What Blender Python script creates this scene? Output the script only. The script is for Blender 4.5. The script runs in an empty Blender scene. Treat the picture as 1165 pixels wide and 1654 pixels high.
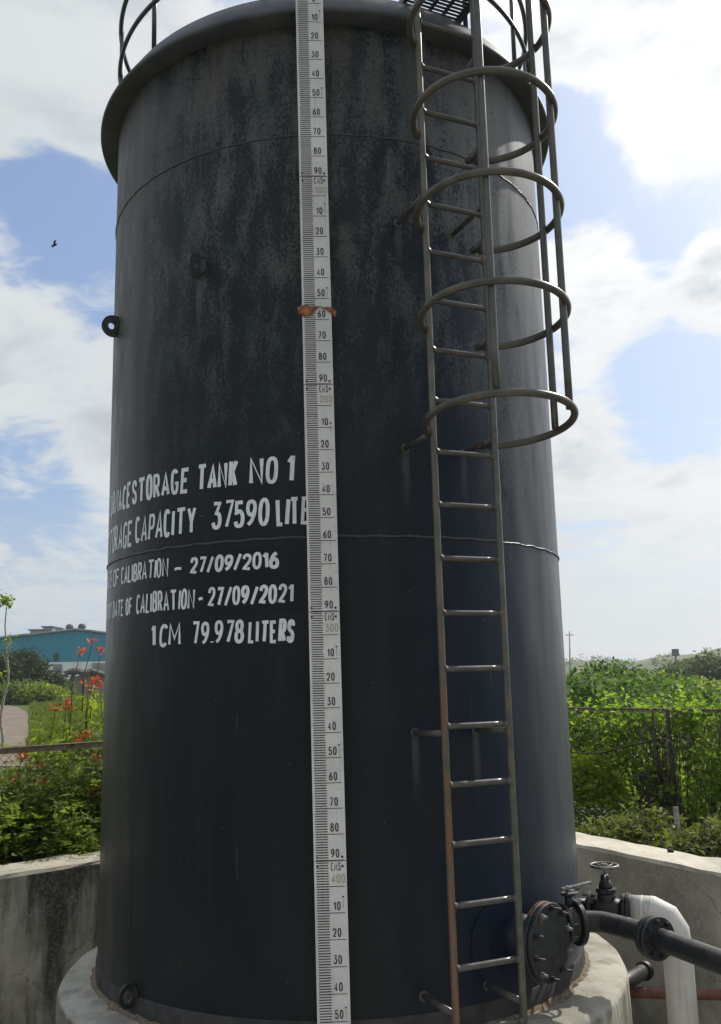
import bpy, bmesh, math, random
import numpy as np
from mathutils import Vector, Matrix
R_ = math.radians
random.seed(7)
rng = np.random.default_rng(11)
scene = bpy.context.scene
col = scene.collection

# ------------------------------------------------------------------ camera
PITCH, ROLL, YAW, CAM_Z, FPX = 0.179846855, -0.023985045, 0.029937083, 1.97214, 1473.7225
fw = np.array([math.sin(YAW)*math.cos(PITCH), math.cos(YAW)*math.cos(PITCH), math.sin(PITCH)])
r0 = np.array([math.cos(YAW), -math.sin(YAW), 0.0]); u0 = np.cross(r0, fw)
rt = r0*math.cos(ROLL) + u0*math.sin(ROLL); up = -r0*math.sin(ROLL) + u0*math.cos(ROLL)
cam_d = bpy.data.cameras.new('camera'); cam = bpy.data.objects.new('camera', cam_d); col.objects.link(cam)
M = Matrix.Identity(4)
for i in range(3):
    M[i][0], M[i][1], M[i][2] = rt[i], up[i], -fw[i]
M[2][3] = CAM_Z
cam.matrix_world = M
cam_d.sensor_fit = 'VERTICAL'; cam_d.sensor_height = 24.0; cam_d.sensor_width = 24.0
cam_d.lens = FPX/1654.0*24.0
cam_d.clip_start = 0.05; cam_d.clip_end = 6000
scene.camera = cam

# ------------------------------------------------------------------ light
SUN_AZ, SUN_EL = 46.0, 42.0          # azimuth from +Y towards +X
scene.view_settings.view_transform = 'Standard'; scene.view_settings.look = 'None'
scene.view_settings.gamma = 1.0; scene.view_settings.exposure = 0.2
scene.render.use_motion_blur = False
sd = bpy.data.lights.new('sun', 'SUN'); sd.energy = 3.6; sd.angle = R_(0.53); sd.color = (1.0, .95, .87)
so = bpy.data.objects.new('sun', sd); col.objects.link(so)
sdir = Vector((math.sin(R_(SUN_AZ))*math.cos(R_(SUN_EL)), math.cos(R_(SUN_AZ))*math.cos(R_(SUN_EL)), math.sin(R_(SUN_EL))))
so.rotation_euler = sdir.to_track_quat('Z', 'Y').to_euler(); so.location = (20, 20, 30)

class NT:
    """tiny node-tree writer"""
    def __init__(s, tree): s.t = tree; s.n = tree.nodes; s.l = tree.links
    def node(s, typ, **kw):
        n = s.n.new(typ)
        for k, v in kw.items(): setattr(n, k, v)
        return n
    def put(s, sock, v):
        if isinstance(v, bpy.types.NodeSocket): s.l.new(v, sock)
        elif isinstance(v, (tuple, list)) and sock.type == 'RGBA' and len(v) == 3: sock.default_value = (*v, 1)
        else: sock.default_value = v
    def math(s, op, a, b=0.0, c=None, clamp=False):
        n = s.node('ShaderNodeMath', operation=op, use_clamp=clamp); s.put(n.inputs[0], a); s.put(n.inputs[1], b)
        if c is not None: s.put(n.inputs[2], c)
        return n.outputs[0]
    def vmath(s, op, a, b=None):
        n = s.node('ShaderNodeVectorMath', operation=op); s.put(n.inputs[0], a)
        if b is not None: s.put(n.inputs[1], b)
        return n.outputs['Value'] if op in ('DOT_PRODUCT', 'LENGTH', 'DISTANCE') else n.outputs[0]
    def ramp(s, v, a, b, lo=0.0, hi=1.0):
        n = s.node('ShaderNodeMapRange', interpolation_type='SMOOTHSTEP'); s.put(n.inputs[0], v)
        s.put(n.inputs[1], a); s.put(n.inputs[2], b); s.put(n.inputs[3], lo); s.put(n.inputs[4], hi)
        return n.outputs[0]
    def mix(s, f, a, b, mode='MIX'):
        n = s.node('ShaderNodeMix', data_type='RGBA', blend_type=mode)
        s.put(n.inputs[0], f); s.put(n.inputs[6], a); s.put(n.inputs[7], b); return n.outputs[2]
    def noise(s, vec, scale, detail=4.0, rough=.55, dist=0.0):
        n = s.node('ShaderNodeTexNoise'); s.put(n.inputs['Vector'], vec); s.put(n.inputs['Scale'], scale)
        n.inputs['Detail'].default_value = detail; n.inputs['Roughness'].default_value = rough
        n.inputs['Distortion'].default_value = dist
        return n.outputs[0]
    def comb(s, x, y, z):
        n = s.node('ShaderNodeCombineXYZ'); s.put(n.inputs[0], x); s.put(n.inputs[1], y); s.put(n.inputs[2], z); return n.outputs[0]
    def sep(s, v):
        n = s.node('ShaderNodeSeparateXYZ'); s.put(n.inputs[0], v); return n.outputs

world = bpy.data.worlds.new('World'); scene.world = world; world.use_nodes = True
def build_world():
    w = NT(world.node_tree); w.n.clear()
    sky = w.node('ShaderNodeTexSky'); sky.sky_type = 'NISHITA'; sky.sun_disc = False
    sky.sun_elevation = R_(SUN_EL); sky.sun_rotation = R_(SUN_AZ)
    sky.air_density = 1.0; sky.dust_density = 2.0; sky.ozone_density = 1.5; sky.altitude = 50
    d = w.node('ShaderNodeTexCoord').outputs['Generated']
    x, y, z = w.sep(d)
    # cloud deck: the direction projected onto a horizontal layer
    h = w.math('ADD', w.math('MAXIMUM', z, 0.0), .22)
    p = w.comb(w.math('DIVIDE', x, h), w.math('DIVIDE', y, h), w.math('MULTIPLY', z, 2.0))
    warp = w.noise(p, 2.2, 3.0, .5)
    pw = w.vmath('ADD', p, w.comb(w.math('MULTIPLY', warp, .35), w.math('MULTIPLY', w.noise(w.vmath('ADD', p, (7, 2, 1)), 2.2, 3.0, .5), .35), 0.0))
    n1 = w.noise(pw, 3.9, 11.0, .60)
    n2 = w.noise(w.vmath('ADD', p, (3.1, 1.7, .4)), 1.1, 3.0, .5)
    dens = w.math('ADD', w.math('MULTIPLY', w.math('SUBTRACT', n1, .5), 2.0), w.math('MULTIPLY', w.math('SUBTRACT', n2, .5), .5))
    # where the larger cloud banks (+) and blue gaps (-) stand: azimuth deg, elevation deg, size deg, weight
    for az, el, sz, wt in CLOUDS:
        v = (math.sin(R_(az))*math.cos(R_(el)), math.cos(R_(az))*math.cos(R_(el)), math.sin(R_(el)))
        dd = w.math('DIVIDE', w.vmath('DISTANCE', d, v), R_(sz)*.62)
        g = w.math('POWER', 2.718, w.math('MULTIPLY', w.math('MULTIPLY', dd, dd), -1.0))
        dens = w.math('ADD', dens, w.math('MULTIPLY', g, wt*1.25))
    mask = w.ramp(dens, -.20, .17)
    thick = w.ramp(dens, .15, .75)
    sunny = w.ramp(w.vmath('DOT_PRODUCT', d, tuple(sdir)), .62, .98)
    lit = w.mix(sunny, (6.2, 6.55, 6.75), (9.4, 9.5, 9.5))
    shade = w.mix(sunny, (4.5, 5.0, 5.4), (5.5, 6.0, 6.4))
    n3 = w.noise(w.vmath('ADD', pw, (.5, -.35, .2)), 2.4, 7.0, .58)
    grey = w.math('MULTIPLY', w.ramp(n3, .40, .62), w.math('ADD', .25, w.math('MULTIPLY', thick, .75)))
    cloud = w.mix(grey, lit, shade)
    blue = w.mix(.42, sky.outputs[0], w.mix(sunny, (3.1, 4.5, 7.6), (4.9, 6.6, 9.2)))
    c = w.mix(mask, blue, cloud)
    hz = w.ramp(z, .22, .01)
    c = w.mix(w.math('MULTIPLY', hz, .75), c, w.mix(w.ramp(w.vmath('DOT_PRODUCT', d, tuple(sdir)), .45, .9), (5.2, 5.75, 6.15), (7.5, 7.85, 7.85)))
    below = w.ramp(z, -.01, -.06)
    c = w.mix(below, c, (1.3, 1.3, 1.0))
    bg = w.node('ShaderNodeBackground'); w.put(bg.inputs[0], c); bg.inputs[1].default_value = .1
    o = w.node('ShaderNodeOutputWorld'); w.l.new(bg.outputs[0], o.inputs[0])
CLOUDS = [(-19, 35, 9, .5), (-13, 37, 6, .35), (-17, 27.5, 5, -.42), (-12.5, 27, 4, -.3), (-19, 28.5, 4, -.2), (-19, 19, 6, .45), (-14, 14, 5, .35), (-17, 10, 4, -.22),
          (15, 37, 5, .3), (22, 38, 5, .35), (15.5, 33, 2.6, -.7), (17, 29.5, 3.6, -.65), (23, 30, 4.5, .45), (26, 34, 4, .25), (21.6, 25.6, 2.2, -.5), (17, 22.6, 4.2, .55),
          (24.5, 23, 2.6, .4), (21, 18, 3.6, -.45), (25.5, 17, 3.5, -.45), (15.5, 12.5, 4.5, .5), (20, 9.5, 4, .4), (25, 10, 4, .2),
          (0, 55, 25, .1), (-60, 30, 30, .25), (80, 35, 28, .25), (180, 30, 40, .2)]
build_world()

# ------------------------------------------------------------------ view helpers (pixel of the photograph + a real depth -> point)
O = np.array([0, 0, CAM_Z])
def ray(px, py):
    return rt*(px-582.5)/FPX - up*(py-827)/FPX + fw
def at(px, py, Y):
    d = ray(px, py); return O + d*Y/d[1]
def on_z(px, py, z):
    d = ray(px, py); return O + d*(z-CAM_Z)/d[2]

# ------------------------------------------------------------------ mesh helpers
WORLD = {}
def link(o, parent=None, origin=(0, 0, 0)):
    col.objects.link(o)
    origin = Vector(origin)
    WORLD[o.name] = origin
    if parent is not None:
        o.parent = parent; o.location = origin - WORLD[parent.name]
    else:
        o.location = origin
    return o
def tag(o, label=None, cat=None, group=None, kind=None):
    if label: o['label'] = label
    if cat: o['category'] = cat
    if group: o['group'] = group
    if kind: o['kind'] = kind
    return o
def thing(name, label, cat, loc=(0, 0, 0), group=None):
    o = bpy.data.objects.new(name, None); o.empty_display_size = .2
    link(o, None, loc); return tag(o, label, cat, group)
def basis(axis, hint=(0, 0, 1)):
    a = Vector(axis).normalized(); h = Vector(hint)
    if abs(a.dot(h.normalized())) > .98: h = Vector((1, 0, 0))
    x = h.cross(a).normalized(); return x, a.cross(x).normalized(), a
class MB:
    def __init__(s): s.v = []; s.f = []; s.smooth = []
    def add(s, vs, fs, smooth=False):
        b = len(s.v); s.v += [tuple(map(float, q)) for q in vs]
        s.f += [tuple(i+b for i in q) for q in fs]; s.smooth += [smooth]*len(fs); return s
    def tube(s, path, r, seg=12, caps=True, closed=False, hint=(0, 0, 1)):
        P = [Vector(map(float, q)) for q in path]; n = len(P)
        rr = r if isinstance(r, (list, tuple)) else [r]*n
        vs = []; px = None
        for i in range(n):
            if closed: t = (P[(i+1) % n]-P[i-1])
            else: t = P[min(i+1, n-1)]-P[max(i-1, 0)]
            t.normalize()
            if px is None: x, y, _ = basis(t, hint)
            else:
                x = (px - t*px.dot(t)).normalized(); y = t.cross(x)
            px = x
            k = 1.0
            if 0 < i < n-1 or closed:
                a = (P[i]-P[i-1]).normalized(); c = max(.5, math.sqrt(max(.01, (1+a.dot((P[(i+1) % n]-P[i]).normalized()))/2))); k = 1/c
                bend = (P[(i+1) % n]-P[i]).normalized()-a
            for j in range(seg):
                th = 2*math.pi*j/seg
                dvec = x*math.cos(th)+y*math.sin(th)
                q = dvec*rr[i]
                if k > 1.001 and bend.length > 1e-6:
                    bn = bend.normalized(); q = q + bn*(q.dot(bn))*(k-1)
                vs.append(P[i]+q)
        fs = []
        for i in range(n if closed else n-1):
            i2 = (i+1) % n
            for j in range(seg):
                fs.append((i*seg+j, i*seg+(j+1) % seg, i2*seg+(j+1) % seg, i2*seg+j))
        s.add(vs, fs, True)
        if caps and not closed:
            b = len(s.v)-len(vs)
            s.f.append(tuple(b+j for j in reversed(range(seg)))); s.smooth.append(False)
            s.f.append(tuple(b+(n-1)*seg+j for j in range(seg))); s.smooth.append(False)
        return s
    def lathe(s, prof, center=(0, 0, 0), axis=(0, 0, 1), seg=32, smooth=True, hint=(0, 0, 1), a0=0.0, a1=2*math.pi):
        """prof: list of (radius, height along axis)"""
        x, y, a = basis(axis, hint); c = Vector(map(float, center)); vs = []; fs = []; m = len(prof)
        full = abs(a1-a0-2*math.pi) < 1e-6; k = seg if full else seg+1
        for j in range(k):
            th = a0+(a1-a0)*j/seg
            for r, h in prof: vs.append(c+(x*math.cos(th)+y*math.sin(th))*r+a*h)
        for j in range(seg):
            j2 = (j+1) % k
            for i in range(m-1): fs.append((j*m+i, j2*m+i, j2*m+i+1, j*m+i+1))
        return s.add(vs, fs, smooth)
    def disc(s, c, axis, r, h, seg=32, bev=.003):
        """flat cylinder centred on c with chamfered rims"""
        return s.lathe([(0, -h/2), (r-bev, -h/2), (r, -h/2+bev), (r, h/2-bev), (r-bev, h/2), (0, h/2)], c, axis, seg, False)
    def box(s, c, size, ax=None, ay=None):
        c = Vector(map(float, c)); ax = Vector(ax or (1, 0, 0)).normalized(); ay = Vector(ay or (0, 1, 0)).normalized(); az = ax.cross(ay)
        hx, hy, hz = [q/2 for q in size]; vs = []
        for i in (-1, 1):
            for j in (-1, 1):
                for k in (-1, 1): vs.append(c+ax*i*hx+ay*j*hy+az*k*hz)
        return s.add(vs, [(0, 1, 3, 2), (4, 6, 7, 5), (0, 4, 5, 1), (2, 3, 7, 6), (0, 2, 6, 4), (1, 5, 7, 3)])
    def prism(s, pts, d):
        """outline pts (3d) pushed along d"""
        P = [Vector(map(float, q)) for q in pts]; d = Vector(map(float, d)); n = len(P)
        return s.add(P+[q+d for q in P], [tuple(reversed(range(n))), tuple(range(n, 2*n))]+[(i, (i+1) % n, n+(i+1) % n, n+i) for i in range(n)])
    def build(s, name, mat, parent=None, origin=None, bevel=0, label=None):
        if origin is None: origin = WORLD[parent.name] if parent is not None else Vector((0, 0, 0))
        origin = Vector(map(float, origin))
        me = bpy.data.meshes.new(name)
        me.from_pydata([(a-origin.x, b-origin.y, c-origin.z) for a, b, c in s.v], [], s.f)
        me.polygons.foreach_set('use_smooth', s.smooth); me.materials.append(mat); me.update()
        o = bpy.data.objects.new(name, me); link(o, parent, origin)
        if bevel:
            bm = bmesh.new(); bm.from_mesh(me); bmesh.ops.recalc_face_normals(bm, faces=bm.faces)
            es = [e for e in bm.edges if len(e.link_faces) == 2 and e.calc_face_angle(0) > .5]
            bmesh.ops.bevel(bm, geom=es, offset=bevel, segments=2, affect='EDGES', profile=.6); bm.to_mesh(me); bm.free()
        else:
            bm = bmesh.new(); bm.from_mesh(me); bmesh.ops.recalc_face_normals(bm, faces=bm.faces); bm.to_mesh(me); bm.free()
        if label: o['label'] = label
        return o
def copy_part(o, parent, offset=None, origin=None):
    c = o.copy(); col.objects.link(c)
    w = WORLD[o.name]+Vector(offset) if offset is not None else Vector(origin)
    WORLD[c.name] = w; c.parent = parent; c.location = w-WORLD[parent.name]
    return c
def quads_mesh(name, V, nper, mat, parent=None, origin=(0, 0, 0), smooth=False):
    """V: (N,nper,3) array of polygons in world space"""
    V = np.asarray(V, float); N = len(V); o0 = np.array(origin, float)
    me = bpy.data.meshes.new(name); me.vertices.add(N*nper)
    me.vertices.foreach_set('co', (V.reshape(-1, 3)-o0).astype(np.float32).ravel())
    me.loops.add(N*nper); me.loops.foreach_set('vertex_index', np.arange(N*nper, dtype=np.int32))
    me.polygons.add(N); me.polygons.foreach_set('loop_start', np.arange(0, N*nper, nper, dtype=np.int32))
    me.polygons.foreach_set('loop_total', np.full(N, nper, dtype=np.int32))
    me.materials.append(mat); me.update(calc_edges=True); me.validate()
    ob = bpy.data.objects.new(name, me); link(ob, parent, origin); return ob

# ------------------------------------------------------------------ materials
MATS = {}
def mat(name, fn):
    m = bpy.data.materials.new(name); m.use_nodes = True; w = NT(m.node_tree); w.n.clear()
    out = w.node('ShaderNodeOutputMaterial'); b = w.node('ShaderNodeBsdfPrincipled'); w.l.new(b.outputs[0], out.inputs[0])
    r = fn(w, b, out); MATS[name] = m; return m
def setb(w, b, color=None, rough=None, metal=None, spec=None, height=None, dist=.01, strength=1.0):
    if color is not None: w.put(b.inputs['Base Color'], color)
    if rough is not None: w.put(b.inputs['Roughness'], rough)
    if metal is not None: w.put(b.inputs['Metallic'], metal)
    if spec is not None: w.put(b.inputs['Specular IOR Level'], spec)
    if height is not None:
        n = w.node('ShaderNodeBump'); n.inputs['Distance'].default_value = dist; n.inputs['Strength'].default_value = strength
        w.put(n.inputs['Height'], height); w.l.new(n.outputs[0], b.inputs['Normal'])
def obj_co(w): return w.node('ShaderNodeTexCoord').outputs['Object']
def pos(w): return w.node('ShaderNodeNewGeometry').outputs['Position']
def plain(name, c, rough=.6, var=.25, scale=8, metal=0, spec=.5, bump=0):
    def fn(w, b, o):
        n = w.noise(pos(w), scale, 5)
        c2 = w.mix(w.ramp(n, .35, .65), tuple(q*(1-var) for q in c), tuple(min(1, q*(1+var)) for q in c))
        setb(w, b, c2, rough, metal, spec, n if bump else None, bump or .01)
    return mat(name, fn)

TX, TY, TR = 0.0, 6.61958, 1.596
def tank_coords(w):
    x, y, z = w.sep(pos(w))
    a = w.math('ARCTAN2', w.math('SUBTRACT', x, TX), w.math('SUBTRACT', TY, y))
    return a, w.math('MULTIPLY', a, TR), z
def tank_fn(w, b, o):
    a, s, z = tank_coords(w)
    p = w.comb(s, z, 0.0)
    streak = w.comb(w.math('MULTIPLY', s, 3.2), z, 0.0)
    drip = w.comb(w.math('MULTIPLY', s, 38.0), w.math('MULTIPLY', z, .9), 0.0)
    big = w.noise(p, 1.1, 4, .55)
    med = w.noise(streak, 2.6, 7, .62, .3)
    fine = w.noise(w.comb(w.math('MULTIPLY', s, 2.0), z, 0.0), 34, 4, .7)
    fine2 = w.noise(w.comb(w.math('MULTIPLY', s, 1.3), z, .7), 85, 3, .7)
    c = w.mix(big, (.0072, .0112, .0160), (.0095, .0158, .0172))
    c = w.mix(w.math('MULTIPLY', w.ramp(s, .1, 1.1), .7), c, (.0100, .0190, .0440))  # blue sky reflection on the right side, painted as a base tint
    c = w.mix(w.math('MULTIPLY', w.ramp(w.noise(p, .8, 3), .5, .7), .35), c, (.022, .032, .028))
    # chalky, weathered film on the upper courses, plus painted sheen at the left edge
    hi = w.ramp(w.math('ADD', z, w.math('MULTIPLY', w.math('SUBTRACT', big, .5), 1.8)), 2.7, 4.9)
    top = w.ramp(z, 5.02, 5.3)
    patch = w.math('ADD', w.math('SUBTRACT', med, .53), w.math('MULTIPLY', w.math('SUBTRACT', fine, .5), 1.1))
    patch = w.math('ADD', patch, w.math('MULTIPLY', w.math('SUBTRACT', w.noise(w.comb(w.math('MULTIPLY', s, 1.5), z, 9.0), 2.1, 4, .6), .5), .50))
    patch = w.math('ADD', patch, w.math('ADD', .02, w.math('MULTIPLY', top, .08)))
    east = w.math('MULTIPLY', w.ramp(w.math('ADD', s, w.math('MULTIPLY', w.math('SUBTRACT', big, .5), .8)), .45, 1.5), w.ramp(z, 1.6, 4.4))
    west = w.math('MULTIPLY', w.ramp(s, -1.05, -1.7), w.ramp(z, 2.6, 4.8))  # grazing reflection at the left edge, painted in as paler film
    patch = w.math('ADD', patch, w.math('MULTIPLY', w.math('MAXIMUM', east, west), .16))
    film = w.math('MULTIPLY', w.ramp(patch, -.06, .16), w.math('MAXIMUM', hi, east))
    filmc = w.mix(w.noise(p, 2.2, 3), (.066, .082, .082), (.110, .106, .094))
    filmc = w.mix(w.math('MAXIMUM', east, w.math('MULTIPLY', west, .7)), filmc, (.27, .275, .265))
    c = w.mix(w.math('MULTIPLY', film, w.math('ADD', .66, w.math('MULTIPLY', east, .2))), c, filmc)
    sp = w.math('MULTIPLY', w.ramp(w.math('ADD', fine2, w.math('MULTIPLY', w.math('SUBTRACT', med, .5), .5)), .555, .66), w.math('ADD', w.math('MULTIPLY', hi, .6), .04))
    c = w.mix(sp, c, (.13, .14, .135))
    gr = w.math('MULTIPLY', w.math('MULTIPLY', w.ramp(w.noise(p, 3.4, 5, .6), .56, .68), hi), .45)
    c = w.mix(gr, c, (.045, .075, .058))
    # brown haze under the rim, rust freckles
    br = w.math('MULTIPLY', w.math('MULTIPLY', w.ramp(z, 5.35, 5.8), w.ramp(w.noise(streak, 1.3, 5), .42, .62)), .5)
    c = w.mix(br, c, (.082, .060, .048))
    ru = w.math('MULTIPLY', w.ramp(w.noise(p, 9.0, 3, .6), .735, .76), w.ramp(w.noise(p, 1.4, 2), .48, .6))
    c = w.mix(ru, c, (.20, .055, .03))
    # thin pale drip lines
    dr = w.math('MULTIPLY', w.ramp(w.noise(drip, 1.0, 2, .5), .735, .765), w.ramp(w.noise(p, 1.6, 2), .5, .62))
    c = w.mix(w.math('MULTIPLY', dr, .8), c, (.17, .18, .18))
    chip = w.ramp(w.noise(p, 44, 1, .5), .785, .80)
    c = w.mix(w.math('MULTIPLY', chip, .45), c, (.22, .23, .22))
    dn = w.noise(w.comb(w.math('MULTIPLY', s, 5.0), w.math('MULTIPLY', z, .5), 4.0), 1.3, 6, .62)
    sf = w.math('ADD', s, w.math('MULTIPLY', w.math('SUBTRACT', dn, .5), .7))  # flanks: dusty oxidised tone, also painted paler for bright grazing edges
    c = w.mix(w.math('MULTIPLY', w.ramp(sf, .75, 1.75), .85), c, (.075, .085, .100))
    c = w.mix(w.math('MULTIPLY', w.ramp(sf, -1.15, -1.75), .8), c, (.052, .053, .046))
    # soft vertical weathering and scuffs over the whole shell
    ws = w.noise(w.comb(w.math('MULTIPLY', s, 7.0), w.math('MULTIPLY', z, .30), 2.0), 1.0, 6, .65)
    c = w.mix(w.math('MULTIPLY', w.ramp(ws, .50, .72), .55), c, (.021, .025, .026))
    sc = w.noise(w.comb(w.math('MULTIPLY', s, 4.0), z, 5.0), 6.0, 8, .72, .6)
    c = w.mix(w.math('MULTIPLY', w.ramp(sc, .63, .72), .40), c, (.055, .062, .062))
    dr2 = w.math('MULTIPLY', w.ramp(w.noise(w.comb(w.math('MULTIPLY', s, 24.0), w.math('MULTIPLY', z, 1.3), 8.0), 1.0, 2, .5), .70, .78), w.ramp(w.noise(p, 2.3, 2), .50, .64))
    c = w.mix(w.math('MULTIPLY', dr2, .45), c, (.075, .082, .083))
    # runs from the rim, and pale runs below each bracket and lug
    rr_ = w.noise(w.comb(w.math('MULTIPLY', s, 15.0), w.math('MULTIPLY', z, .22), 3.0), 1.0, 4, .6)
    run = w.math('MULTIPLY', w.ramp(rr_, .54, .68), w.ramp(w.math('ADD', z, w.math('MULTIPLY', rr_, 1.2)), 5.0, 6.5))
    c = w.mix(w.math('MULTIPLY', run, .6), c, w.mix(w.ramp(w.noise(p, 1.7, 2), .45, .6), (.10, .105, .10), (.105, .062, .042)))
    for deg, zb, ln in ((15.2, 3.25, .42), (28.9, 3.25, .38), (15.2, 1.66, .40), (28.9, 1.66, .45), (15.2, 4.64, .30), (28.9, 4.64, .3), (-29.75, 4.42, .5), (-66, 4.32, .4)):
        du = w.math('ABSOLUTE', w.math('SUBTRACT', w.math('ADD', s, w.math('MULTIPLY', w.math('SUBTRACT', w.noise(p, 7.0, 2), .5), .03)), R_(deg)*TR))
        mk = w.math('MULTIPLY', w.ramp(du, .034, .006), w.math('MULTIPLY', w.ramp(z, zb-ln, zb-.05), w.ramp(z, zb+.02, zb-.01)))
        c = w.mix(w.math('MULTIPLY', mk, .55), c, (.085, .09, .082))
    # area repainted behind the dates
    u = w.math('ADD', s, w.math('MULTIPLY', w.math('SUBTRACT', w.noise(p, 14, 3), .5), .03))
    k = w.math('MULTIPLY', w.ramp(u, -.80, -.78), w.ramp(u, -.17, -.20))
    zz = w.math('ADD', z, w.math('MULTIPLY', w.math('SUBTRACT', w.noise(p, 11, 3), .5), .03))
    k = w.math('MULTIPLY', k, w.math('MULTIPLY', w.ramp(zz, 2.325, 2.34), w.ramp(zz, 2.715, 2.70)))
    c = w.mix(w.math('MULTIPLY', k, .75), c, (.0085, .0095, .010))
    rough = w.math('ADD', .36, w.math('ADD', w.math('MULTIPLY', film, .16), w.math('MULTIPLY', w.math('SUBTRACT', med, .5), .22)))
    dent = w.math('ADD', w.math('MULTIPLY', w.noise(w.comb(w.math('MULTIPLY', s, 1.6), w.math('MULTIPLY', z, .5), 0.0), 1.2, 2), 1.0), w.math('MULTIPLY', fine, .025))
    setb(w, b, c, rough, 0, .20, dent, .045, .8)
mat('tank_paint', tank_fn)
def weld_fn(w, b, o):
    n = w.noise(pos(w), 60, 3, .6); setb(w, b, w.mix(n, (.018, .022, .026), (.075, .08, .082)), .42, 0, .45, n, .004, .8)
mat('weld_paint', weld_fn)
def steel_fn(rust, base=(.050, .050, .046)):
    def fn(w, b, o):
        p = pos(w)
        n = w.noise(p, 9, 6, .6); m = w.noise(p, 2.3, 3)
        c = w.mix(w.ramp(n, .35, .7), base, tuple(q*1.7 for q in base))
        x, y, z = w.sep(p)
        low = w.ramp(z, 3.0, 1.7)
        k = w.math('ADD', w.math('SUBTRACT', n, .5), w.math('ADD', w.math('SUBTRACT', m, .5), w.math('MULTIPLY', low, rust)))
        c = w.mix(w.math('MULTIPLY', w.ramp(k, .10, .28), w.math('ADD', .35, w.math('MULTIPLY', low, .65))), c, (.15, .085, .048))
        c = w.mix(w.ramp(w.noise(p, 15, 3), .715, .745), c, (.36, .12, .06))
        setb(w, b, c, w.math('ADD', .24, w.math('MULTIPLY', n, .16)), 0, .55, n, .002, .4)
    return fn
mat('ladder_paint', steel_fn(.02, (.058, .056, .046))); mat('stile_paint', steel_fn(.30, (.085, .074, .052))); mat('right_stile_paint', steel_fn(.06, (.070, .068, .054))); mat('rail_paint', steel_fn(-.1, (.030, .033, .040)))
def rim_fn(w, b, o):
    n = w.noise(pos(w), 4, 6, .6); c = w.mix(w.ramp(n, .4, .65), (.040, .049, .056), (.070, .080, .085))
    setb(w, b, c, .55, 0, .5, n, .004, .4)
mat('rim_paint', rim_fn)
def pipe_fn(w, b, o):
    p = pos(w); n = w.noise(p, 14, 6, .62); nz = w.sep(w.node('ShaderNodeNewGeometry').outputs['Normal'])[2]
    c = w.mix(n, (.012, .014, .016), (.026, .028, .030))
    c = w.mix(w.math('MULTIPLY', w.math('MULTIPLY', w.ramp(nz, .2, .95), w.ramp(n, .3, .65)), .45), c, (.115, .105, .085))
    c = w.mix(w.ramp(w.noise(p, 30, 3), .70, .73), c, (.16, .08, .05))
    setb(w, b, c, w.math('ADD', .34, w.math('MULTIPLY', n, .25)), 0, .5, n, .002, .5)
mat('pipe_paint', pipe_fn)
plain('cast_iron', (.016, .015, .014), .5, .4, 25, bump=.003)
def flange_fn(w, b, o):
    p = pos(w); n = w.noise(p, 16, 5); c = w.mix(w.ramp(n, .4, .6), (.014, .017, .020), (.024, .028, .030))
    x, y, z = w.sep(p)
    c = w.mix(w.math('MULTIPLY', w.ramp(w.math('ADD', n, w.math('MULTIPLY', w.math('SUBTRACT', z, .66), 1.4)), .58, .72), .9), c, (.13, .055, .035))
    setb(w, b, c, .45, 0, .5, n, .003, .5)
mat('manhole_paint', flange_fn)
plain('worn_steel', (.17, .165, .15), .45, .35, 30, .2)
def clad_fn(w, b, o):
    p = pos(w); n = w.noise(p, 7, 5, .6); x, y, z = w.sep(p)
    v = w.noise(w.comb(w.math('MULTIPLY', x, 14), w.math('MULTIPLY', y, 14), w.math('MULTIPLY', z, 1.2)), 1.0, 5, .6)
    c = w.mix(w.ramp(n, .35, .65), (.56, .53, .47), (.64, .61, .55)); c = w.mix(w.math('MULTIPLY', w.ramp(v, .52, .70), .55), c, (.30, .27, .21))
    c = w.mix(w.ramp(w.noise(p, 22, 3), .69, .73), c, (.16, .12, .09)); setb(w, b, c, .62, 0, .5, n, .004, .5)
mat('white_cladding', clad_fn)
plain('rust_pipe', (.17, .075, .05), .7, .3, 14)
def letter_fn(w, b, o):
    a, s, z = tank_coords(w); p = w.comb(s, z, 0.0)
    n = w.noise(w.comb(w.math('MULTIPLY', s, 2.6), z, 0.0), 26, 5, .65); m = w.noise(p, 5, 3)
    c = w.mix(w.ramp(n, .30, .62), (.62, .65, .67), (.80, .82, .83)); c = w.mix(w.math('MULTIPLY', w.ramp(m, .5, .72), .35), c, (.42, .44, .45))
    c = w.mix(w.math('MULTIPLY', w.ramp(w.noise(p, 70, 3, .6), .69, .75), .5), c, (.12, .13, .14))
    setb(w, b, c, .65, 0, .3)
mat('letter_paint', letter_fn)
plain('scale_ink', (.025, .024, .023), .6, .2, 30)
plain('scale_ghost', (.36, .34, .27), .6, .1, 30)
def board_fn(w, b, o):
    p = pos(w); n = w.noise(p, 3.0, 4); m = w.noise(p, 40, 3)
    c = w.mix(w.ramp(n, .35, .65), (.56, .55, .525), (.68, .665, .63)); c = w.mix(w.math('MULTIPLY', w.ramp(m, .55, .75), .4), c, (.36, .32, .25))
    x, y, z = w.sep(p); v = w.noise(w.comb(w.math('MULTIPLY', x, 60), 0.0, w.math('MULTIPLY', z, 1.6)), 1.0, 4, .6); c = w.mix(w.math('MULTIPLY', w.ramp(v, .56, .72), .4), c, (.34, .28, .20))
    setb(w, b, c, .45)
mat('scale_enamel', board_fn)
plain('tie_band', (.30, .105, .050), .75, .45, 26)
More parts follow.
